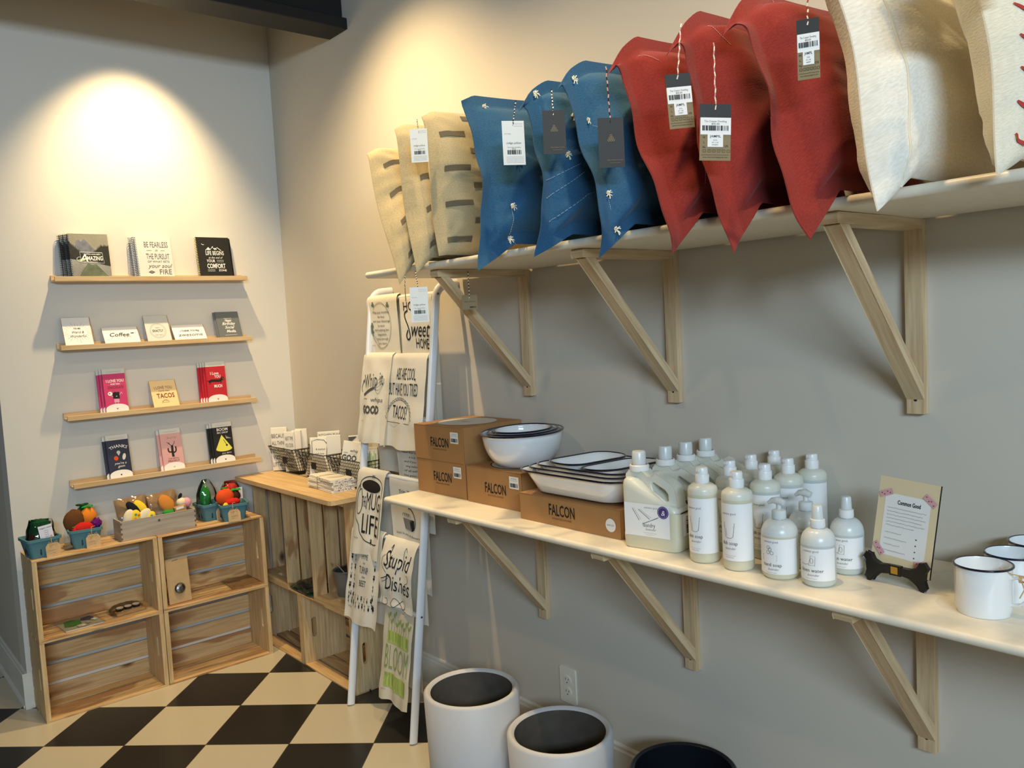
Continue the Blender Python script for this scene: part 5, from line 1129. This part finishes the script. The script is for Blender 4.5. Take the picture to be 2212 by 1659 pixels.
dup(m0, 'white enamel mug with a dark rim, middle one of three', (-.168, -3.222, ZS + .0003)); dup(m0, 'white enamel mug with a dark rim, one closest to the wall', (-.068, -3.228, ZS + .0003))
m = MB(); r, h = .0445, .084
for k in range(3): m.tube([(.006 * cos(a), -r - .017 + .002 * k, h - .0155 + .0055 * sin(a)) for a in [2 * pi * i / 12 for i in range(12)]], .0012, 'kraft_light', 5, closed=True)
m.tube([(0, -r - .016, h - .021), (-.008, -r - .022, h - .030), (-.012, -r - .016, h - .045)], .0011, 'kraft_light', 5); m.tube([(0, -r - .016, h - .010), (-.012, -r - .004, h - .006), (-.018, -r + .012, h + .004)], .0011, 'kraft_light', 5)
m.build('twine', m0)
# ------------------------------------------------------------------ pillows on the upper shelf
ZU = 1.6212
def pillow(label, mt, FT, FB, T, flange=0, ear=0, seed=0, back_dy=0, art=None, tufts=(), stitches=(), piping=None, xw=-.030, top_drop=.004, smt='thread_pink', wr=1.0, pull=.020):
    """stands edge-on to the room; s runs front -> wall, t runs shelf -> top.  FT/FB: front top and bottom corners"""
    base = Vector((-.22, FB[1], ZU)); o = thing('throw_pillow', label, 'pillow', base)
    FT = Vector(FT); FB = Vector(FB); BT = Vector((xw, FT.y + back_dy, FT.z + .028)); BB = Vector((xw, FB.y + back_dy + .01, ZU + .012))
    tilt = Vector((0, FT.z - ZU, -(FT.y - FB.y))).normalized(); N = -Vector((0, tilt.y, tilt.z)); N.normalize()      # toward the camera (-Y)
    if N.y > 0: N = -N
    def surf(s, t, side, h=0):
        # edge curves: front edge bows in between its corner points
        a, b = 2 * s - 1, 2 * t - 1
        P = (FB * (1 - s) + BB * s) * (1 - t) + (FT * (1 - s) + BT * s) * t
        zb = ZU + .010 + (FB.z - ZU - .010) * max(0, 1 - s * abs(FB.x - BB.x) / max(.03, abs(FB.x) - .397)) ** .9
        P.z = zb + (P.z - (FB.z * (1 - s) + BB.z * s)) * ((FT.z * (1 - s) + BT.z * s) - zb) / max(.01, ((FT.z * (1 - s) + BT.z * s) - (FB.z * (1 - s) + BB.z * s)))
        P.x += pull * (1 - b * b) * (1 - s)                       # front edge pulled in
        P.z -= top_drop * (1 - a * a) * t
        P.y += .010 * sin(b * 3 + seed) * (1 - s) 
        fs = max(0, min(1, (s - flange) / (1 - 2 * flange))); ft = max(0, min(1, (t - flange) / (1 - 2 * flange)))
        A_, B_ = 2 * fs - 1, 2 * ft - 1
        th = T * max(0, (1 - abs(A_) ** 3.2)) ** .55 * max(0, (1 - abs(B_) ** 3.2)) ** .55
        if side < 0: th *= .8
        n1 = noise.noise(Vector((s * 3.2 + seed * 3.1, t * 4.5, seed))) ; n2 = noise.noise(Vector((s * 9 + seed, t * 7 - seed, side)))
        n3 = abs(noise.noise(Vector((s * 5 + seed, t * 11, 4 + seed))))
        k = min(1, th / (T * .5) + .15)
        n4 = noise.noise(Vector((s * 3.5 + seed * 2, t * 17 + s * 6, seed * 1.7)))
        d = th * (1 + .14 * n1) + (.0065 * n1 + .0022 * n2 + .0034 * n4) * k * wr
        # seam where the flange starts
        if flange: d -= .0045 * math.exp(-((min(s, t, 1 - t) - flange) / .012) ** 2)
        # creases radiating from the corners
        for cs, ct in ((0, 0), (0, 1)):
            r = math.hypot((s - cs) * 1.0, t - ct); an = math.atan2(t - ct, s - cs + .001); d += .0028 * sin(an * 13 + seed) * max(0, 1 - abs(r - .17) / .14) * k * wr
        P = P + N * (max(d, 0) * side if side > 0 else -max(d, 0))
        if flange: P = P + N * (.006 * sin(t * 9 + seed) + .004 * sin(t * 21 + seed)) * max(0, 1 - s / flange) 
        rc = math.hypot(s, 1 - t)                             # soft top front corner
        if rc < .09: P.z -= .018 * (1 - rc / .09)
        if ear:                                               # top front corner flops over
            dd = math.hypot(s * 1.0, (1 - t) * 1.0) / .20
            if dd < 1: f = (1 - dd) ** 1.4; P += Vector((-.030 * f * ear, -.012 * f * ear, -.088 * f * ear))
        P += N * (.0012 * side + h * side) 
        if P.z < ZU + .0015 and P.x > -.398: P.z = ZU + .0015 + (h if side > 0 else 0)
        return P - base
    m = MB(); nu, nv = 40, 52
    m.grid(lambda u, v: surf(u, v, 1), nu, nv, mt, su=.42, sv=.42); m.grid(lambda u, v: surf(u, v, -1), nu // 2, nv // 2, mt, su=.42, sv=.42, flip=True)
    # close the rim
    def rim(u, w_):
        a = u * 4; k = int(a) % 4; f = a - int(a) if u < 1 else 0
        s, t = ((f, 0), (1, f), (1 - f, 1), (0, 1 - f))[k]
        return surf(s, t, 1).lerp(surf(s, t, -1), w_)
    m.grid(rim, 160, 1, mt, flip=True)
    W_, H_ = .42, .42
    if art: m.art(art, lambda u, v, h: surf(min(.995, max(.005, u / W_)), min(.995, max(.005, v / H_)), 1, h + .0018))
    m.build('cover', o, smooth=True, auto=0)
    if stitches:
        for (s0, t0, s1, t1) in stitches:
            n = 14; m = MB()
            for i in range(n):
                f0, f1 = i / n, (i + .7) / n
                m.tube([surf(s0 + (s1 - s0) * f, t0 + (t1 - t0) * f, 1, .0012) for f in (f0, f1)], .0007, smt, 4)
            m.build('stitch_line', o)
    for (s, t) in tufts:
        p = surf(s, t, 1, .003); r = random.Random(int(s * 977 + t * 353)); m = MB()
        m.blob(p, .0048, 'thread_white', 8, nz=.6)
        for i in range(9):
            a = 2 * pi * i / 9 + r.random(); q = p + Vector((cos(a) * .010, -.004 - .004 * r.random(), sin(a) * .010 - .004)); m.tube([p, p.lerp(q, .6) + N * .002, q], .0013, 'thread_white', 4)
        m.build('tuft', o, smooth=True)
    if piping:
        m = MB(); m.tube([surf(piping[0] + .02 * sin(t * 5), t, 1, .001) for t in [i / 40 * .96 + .02 for i in range(41)]], .0019, piping[1], 6); m.build('piping_seam', o, smooth=True)
    return o, surf, base
def hang_tag(o, base, top, tagtop, w, h, kind, rz=-38, cord=('ink', 'thread_white'), tilt=0):
    """top: where the string is tied; tagtop: middle of the tag's upper edge (world)"""
    m = MB(); a, b = Vector(top) - base, Vector(tagtop) - base; n = 16
    P = [a.lerp(b + Vector((0, 0, -.010)), i / n) + Vector((.0008 * sin(i * 1.9), .0008 * cos(i * 1.9), 0)) for i in range(n + 1)]
    m.tube(P, .0013, cord[0], 5, mats=list(cord)); m.build('string', o)
    R = Matrix.Translation(b) @ Matrix.Rotation(rad(rz), 4, 'Z') @ Matrix.Rotation(tilt, 4, 'Y')
    A = Art(); m = MB()
    if kind == 'white':
        m.box((-w / 2, -.0004, -h), (w / 2, .0004, 0), 'tag_white', R); A.barcode(-w * .3, -h * .76, w * .36, -h * .66, 'ink', 0, n=14).text('The Copper Dwelling', 0, -h * .61, .0022, 'ink_grey', w=w * .6).text('$42.00', 0, -h * .645, .0022, 'ink', w=w * .16).text('indigo pillow', 0, -h * .52, .004, 'ink', w=w * .66, shear=.3)
        for i in range(5): A.scribble(-w * .36, -h * (.82 + .032 * i), w * .42, .0008, .0003, 'ink_grey', 0, i)
        for i in range(12): A.disc(w * (.05 + .07 * (i % 6)), -h * (.07 + .05 * (i // 6)), .0007, .0007, 'ink_grey', 0, n=6)
        A.text('NATURAL', -w * .25, -h * .3, .0018, 'ink_soft', w=w * .3)
    elif kind == 'black':
        m.box((-w / 2, -.0004, -h), (w / 2, .0004, 0), 'tag_black', R)
        for r_, c_ in ((0, 1), (1, 2), (2, 3)):
            for i in range(c_): A.ring((i - (c_ - 1) / 2) * .0052, -h * .36 - r_ * .0046, .0019, .0019, .0009, 'tag_kraft', 0, n=10)
        A.text('Mary Market Goods', w * .12, -h * .86, .0022, 'tag_kraft', w=w * .6).text('handmade', w * .12, -h * .91, .0015, 'tag_kraft', w=w * .4)
    elif kind == 'brown':
        m.box((-w / 2, -.0004, -h), (w / 2, .0004, 0), 'tag_kraft', R); A.text('Mary Market', 0, -h * .5, .0035, 'ink_grey', w=w * .7, shear=.3).barcode(-.0, -h * .9, w * .42, -h * .8, 'ink', 0)
    else:
        m.box((-w / 2, -.0004, -h), (w / 2, .0004, -h * .25), 'tag_kraft', R); m.box((-w / 2, -.0004, -h * .25), (w / 2, .0004, 0), 'tag_black', R)
        A.rect(-w * .48, -h * .54, w * .50, -h * .24, 'paper', 0).text('The Copper Dwelling', 0, -h * .32, .0030, 'ink_grey', w=w * .72, layer=1).text('$42.00', 0, -h * .365, .0028, 'ink', w=w * .25, layer=1).barcode(-w * .42, -h * .47, w * .44, -h * .38, 'ink', 1)
        A.rect(-w * .25, -h * .76, w * .25, -h * .53, 'paper', 1).text('JAMPIL', 0, -h * .59, .004, 'ink', w=w * .36, layer=2, bold=.01).text('FITS', 0, -h * .65, .0018, 'ink', w=w * .12, layer=2).text('20" x 20"', 0, -h * .69, .0018, 'ink', w=w * .22, layer=2).text('INSERT', 0, -h * .73, .0018, 'ink', w=w * .2, layer=2)
        for i, q in enumerate(('M', 'L', 'XL')): A.text(q, -w * .36, -h * (.61 + .085 * i), .0035, 'ink', layer=1)
        A.text('OS', w * .36, -h * .76, .0035, 'ink', layer=1)
        for i in range(6): x = -w * .40 + i * w * .155; A.line([(x, -h * .85), (x + w * .10, -h * .85), (x + w * .10, -h * .81), (x, -h * .81)], .0005, 'ink', 1, closed=True)
        A.line([(-w * .45, -h * .90), (w * .45, -h * .90)], .0004, 'ink').text('www.marymarketgoods.com', 0, -h * .95, .002, 'ink', w=w * .8)
    m.art(A, lambda u, v, hh: tuple(R @ Vector((u, -.0005 - hh, v)))); m.build('price_tag', o)
def dashes(off):
    A = Art(); 
    for j in range(8):
        for i in range(4):
            x = .01 + i * .17 + (j % 2) * .085 + off; y = .030 + j * .050
            if x + .08 < .41 and x > .004 and y < .40: A.rect(x, y, x + .078, y + .016, 'dash_thread', 0, 8, 2)
    return A
zt = 2.035
o, s_, b = pillow('beige pillow with dark woven dashes, leftmost on the upper shelf', 'beige_cloth', (-.425, -1.525, 1.990), (-.452, -1.700, 1.560), .052, seed=1, pull=.0, art=dashes(.02), back_dy=.0)
hang_tag(o, b, (-.455, -1.745, 1.585), (-.456, -1.742, 1.560), .003, .05, 'brown', cord=('ink', 'thread_white'))
o, s_, b = pillow('beige pillow with dark woven dashes, second from the left', 'beige_cloth', (-.425, -1.682, 2.030), (-.450, -1.790, 1.588), .058, seed=2, pull=.004, art=dashes(.03))
hang_tag(o, b, (-.458, -1.803, 1.592), (-.462, -1.819, 1.546), .050, .098, 'white')
o, s_, b = pillow('beige pillow with dark woven dashes, third, in front of the blue ones', 'beige_cloth', (-.425, -1.828, 2.035), (-.425, -1.876, 1.628), .072, seed=3, pull=.004, art=dashes(.01))
hang_tag(o, b, (-.462, -1.862, 1.998), (-.464, -1.868, 1.972), .047, .090, 'white', -42)
hang_tag(o, b, (-.300, -1.84, 1.588), (-.300, -1.84, 1.520), .045, .042, 'brown')
o, s_, b = pillow('blue pillow with cream tufts, first of three', 'blue_cloth', (-.47, -2.078, 2.015), (-.51, -2.171, 1.566), .056, .075, 0, 4, tufts=((.14, .93), (.15, .66), (.20, .52), (.17, .26), (.20, .06), (.55, .85), (.6, .3)), stitches=((.15, .64, .20, .54), (.17, .24, .19, .07)), smt='thread_blue')
hang_tag(o, b, (-.505, -2.320, 1.935), (-.500, -2.300, 1.895), .052, .100, 'white', -30)
o, s_, b = pillow('wrinkled blue pillow with cream tufts, middle of three', 'blue_cloth', (-.47, -2.308, 2.000), (-.51, -2.379, 1.579), .060, .075, .8, 5, tufts=((.10, .97), (.30, .88), (.20, .72), (.28, .68), (.12, .50)), stitches=((.02, .40, .20, .42), (.03, .30, .22, .36), (.06, .16, .28, .22), (.22, .47, .40, .50), (.22, .85, .32, .88)), smt='thread_blue', wr=1.9)
hang_tag(o, b, (-.510, -2.444, 1.930), (-.525, -2.462, 1.879), .049, .092, 'black', -36)
o, s_, b = pillow('blue pillow with cream tufts, beside the red ones', 'blue_cloth', (-.47, -2.430, 2.012), (-.51, -2.566, 1.557), .066, .080, .75, 6, tufts=((.09, .93), (.40, .85), (.08, .66), (.12, .50), (.44, .46), (.46, .24), (.07, .27), (.10, .07)), stitches=((.40, .83, .42, .72), (.08, .64, .11, .52), (.44, .44, .46, .26), (.07, .25, .09, .09)), smt='thread_blue')
hang_tag(o, b, (-.510, -2.605, 1.935), (-.525, -2.624, 1.828), .052, .098, 'black', -36, ('thread_pink', 'ink'))
o, s_, b = pillow('red pillow with pink stitch lines, first of three', 'red_cloth', (-.47, -2.577, 2.020), (-.51, -2.740, 1.543), .064, .085, .95, 7, stitches=((.19, .62, .21, .48), (.21, .28, .22, .13), (.12, .88, .17, .80)))
hang_tag(o, b, (-.510, -2.795, 1.968), (-.530, -2.797, 1.868), .047, .098, 'kraft', -36, ('thread_pink', 'thread_white'), -.06)
o, s_, b = pillow('red pillow with pink stitch lines, middle of three', 'red_cloth', (-.47, -2.735, 2.022), (-.51, -2.872, 1.531), .060, .085, .95, 8, stitches=((.16, .90, .20, .76), (.30, .40, .31, .34)))
hang_tag(o, b, (-.515, -2.868, 1.906), (-.530, -2.878, 1.795), .056, .098, 'kraft', -36, ('thread_pink', 'thread_white'), .05)
o, s_, b = pillow('red pillow with pink stitch lines, beside the cream one', 'red_cloth', (-.47, -2.862, 2.020), (-.51, -3.033, 1.540), .070, .085, .95, 9, stitches=((.30, 1, .34, .88), (.36, .58, .38, .42), (.46, .12, .47, .06)))
hang_tag(o, b, (-.515, -3.050, 1.96), (-.525, -3.054, 1.888), .034, .094, 'kraft', -62, ('thread_red', 'thread_white'))
pillow('plain cream pillow with a piped seam, corner hanging over the shelf', 'cream_cloth', (-.47, -3.040, 2.030), (-.51, -3.160, 1.572), .070, 0, 0, 10, piping=(.10, 'natural_cloth'), wr=.7)
A = Art()
for j in range(9):
    for i in range(4):
        x = .045 + i * .070; y = .02 + j * .045
        A.curve([(x - .030, y + .028), (x - .016, y + .012), (x - .003, y + .004)], .005, 'thread_red', 0, taper=True).curve([(x + .030, y + .028), (x + .016, y + .012), (x + .003, y + .004)], .005, 'thread_red', 0, taper=True)
o, s_, b = pillow('cream pillow with red stitched strokes, at the right edge', 'natural_cloth', (-.47, -3.240, 2.030), (-.49, -3.325, 1.600), .075, 0, 0, 11, art=A)
hang_tag(o, b, (-.52, -3.305, 1.99), (-.53, -3.311, 1.945), .085, .098, 'white', -36)
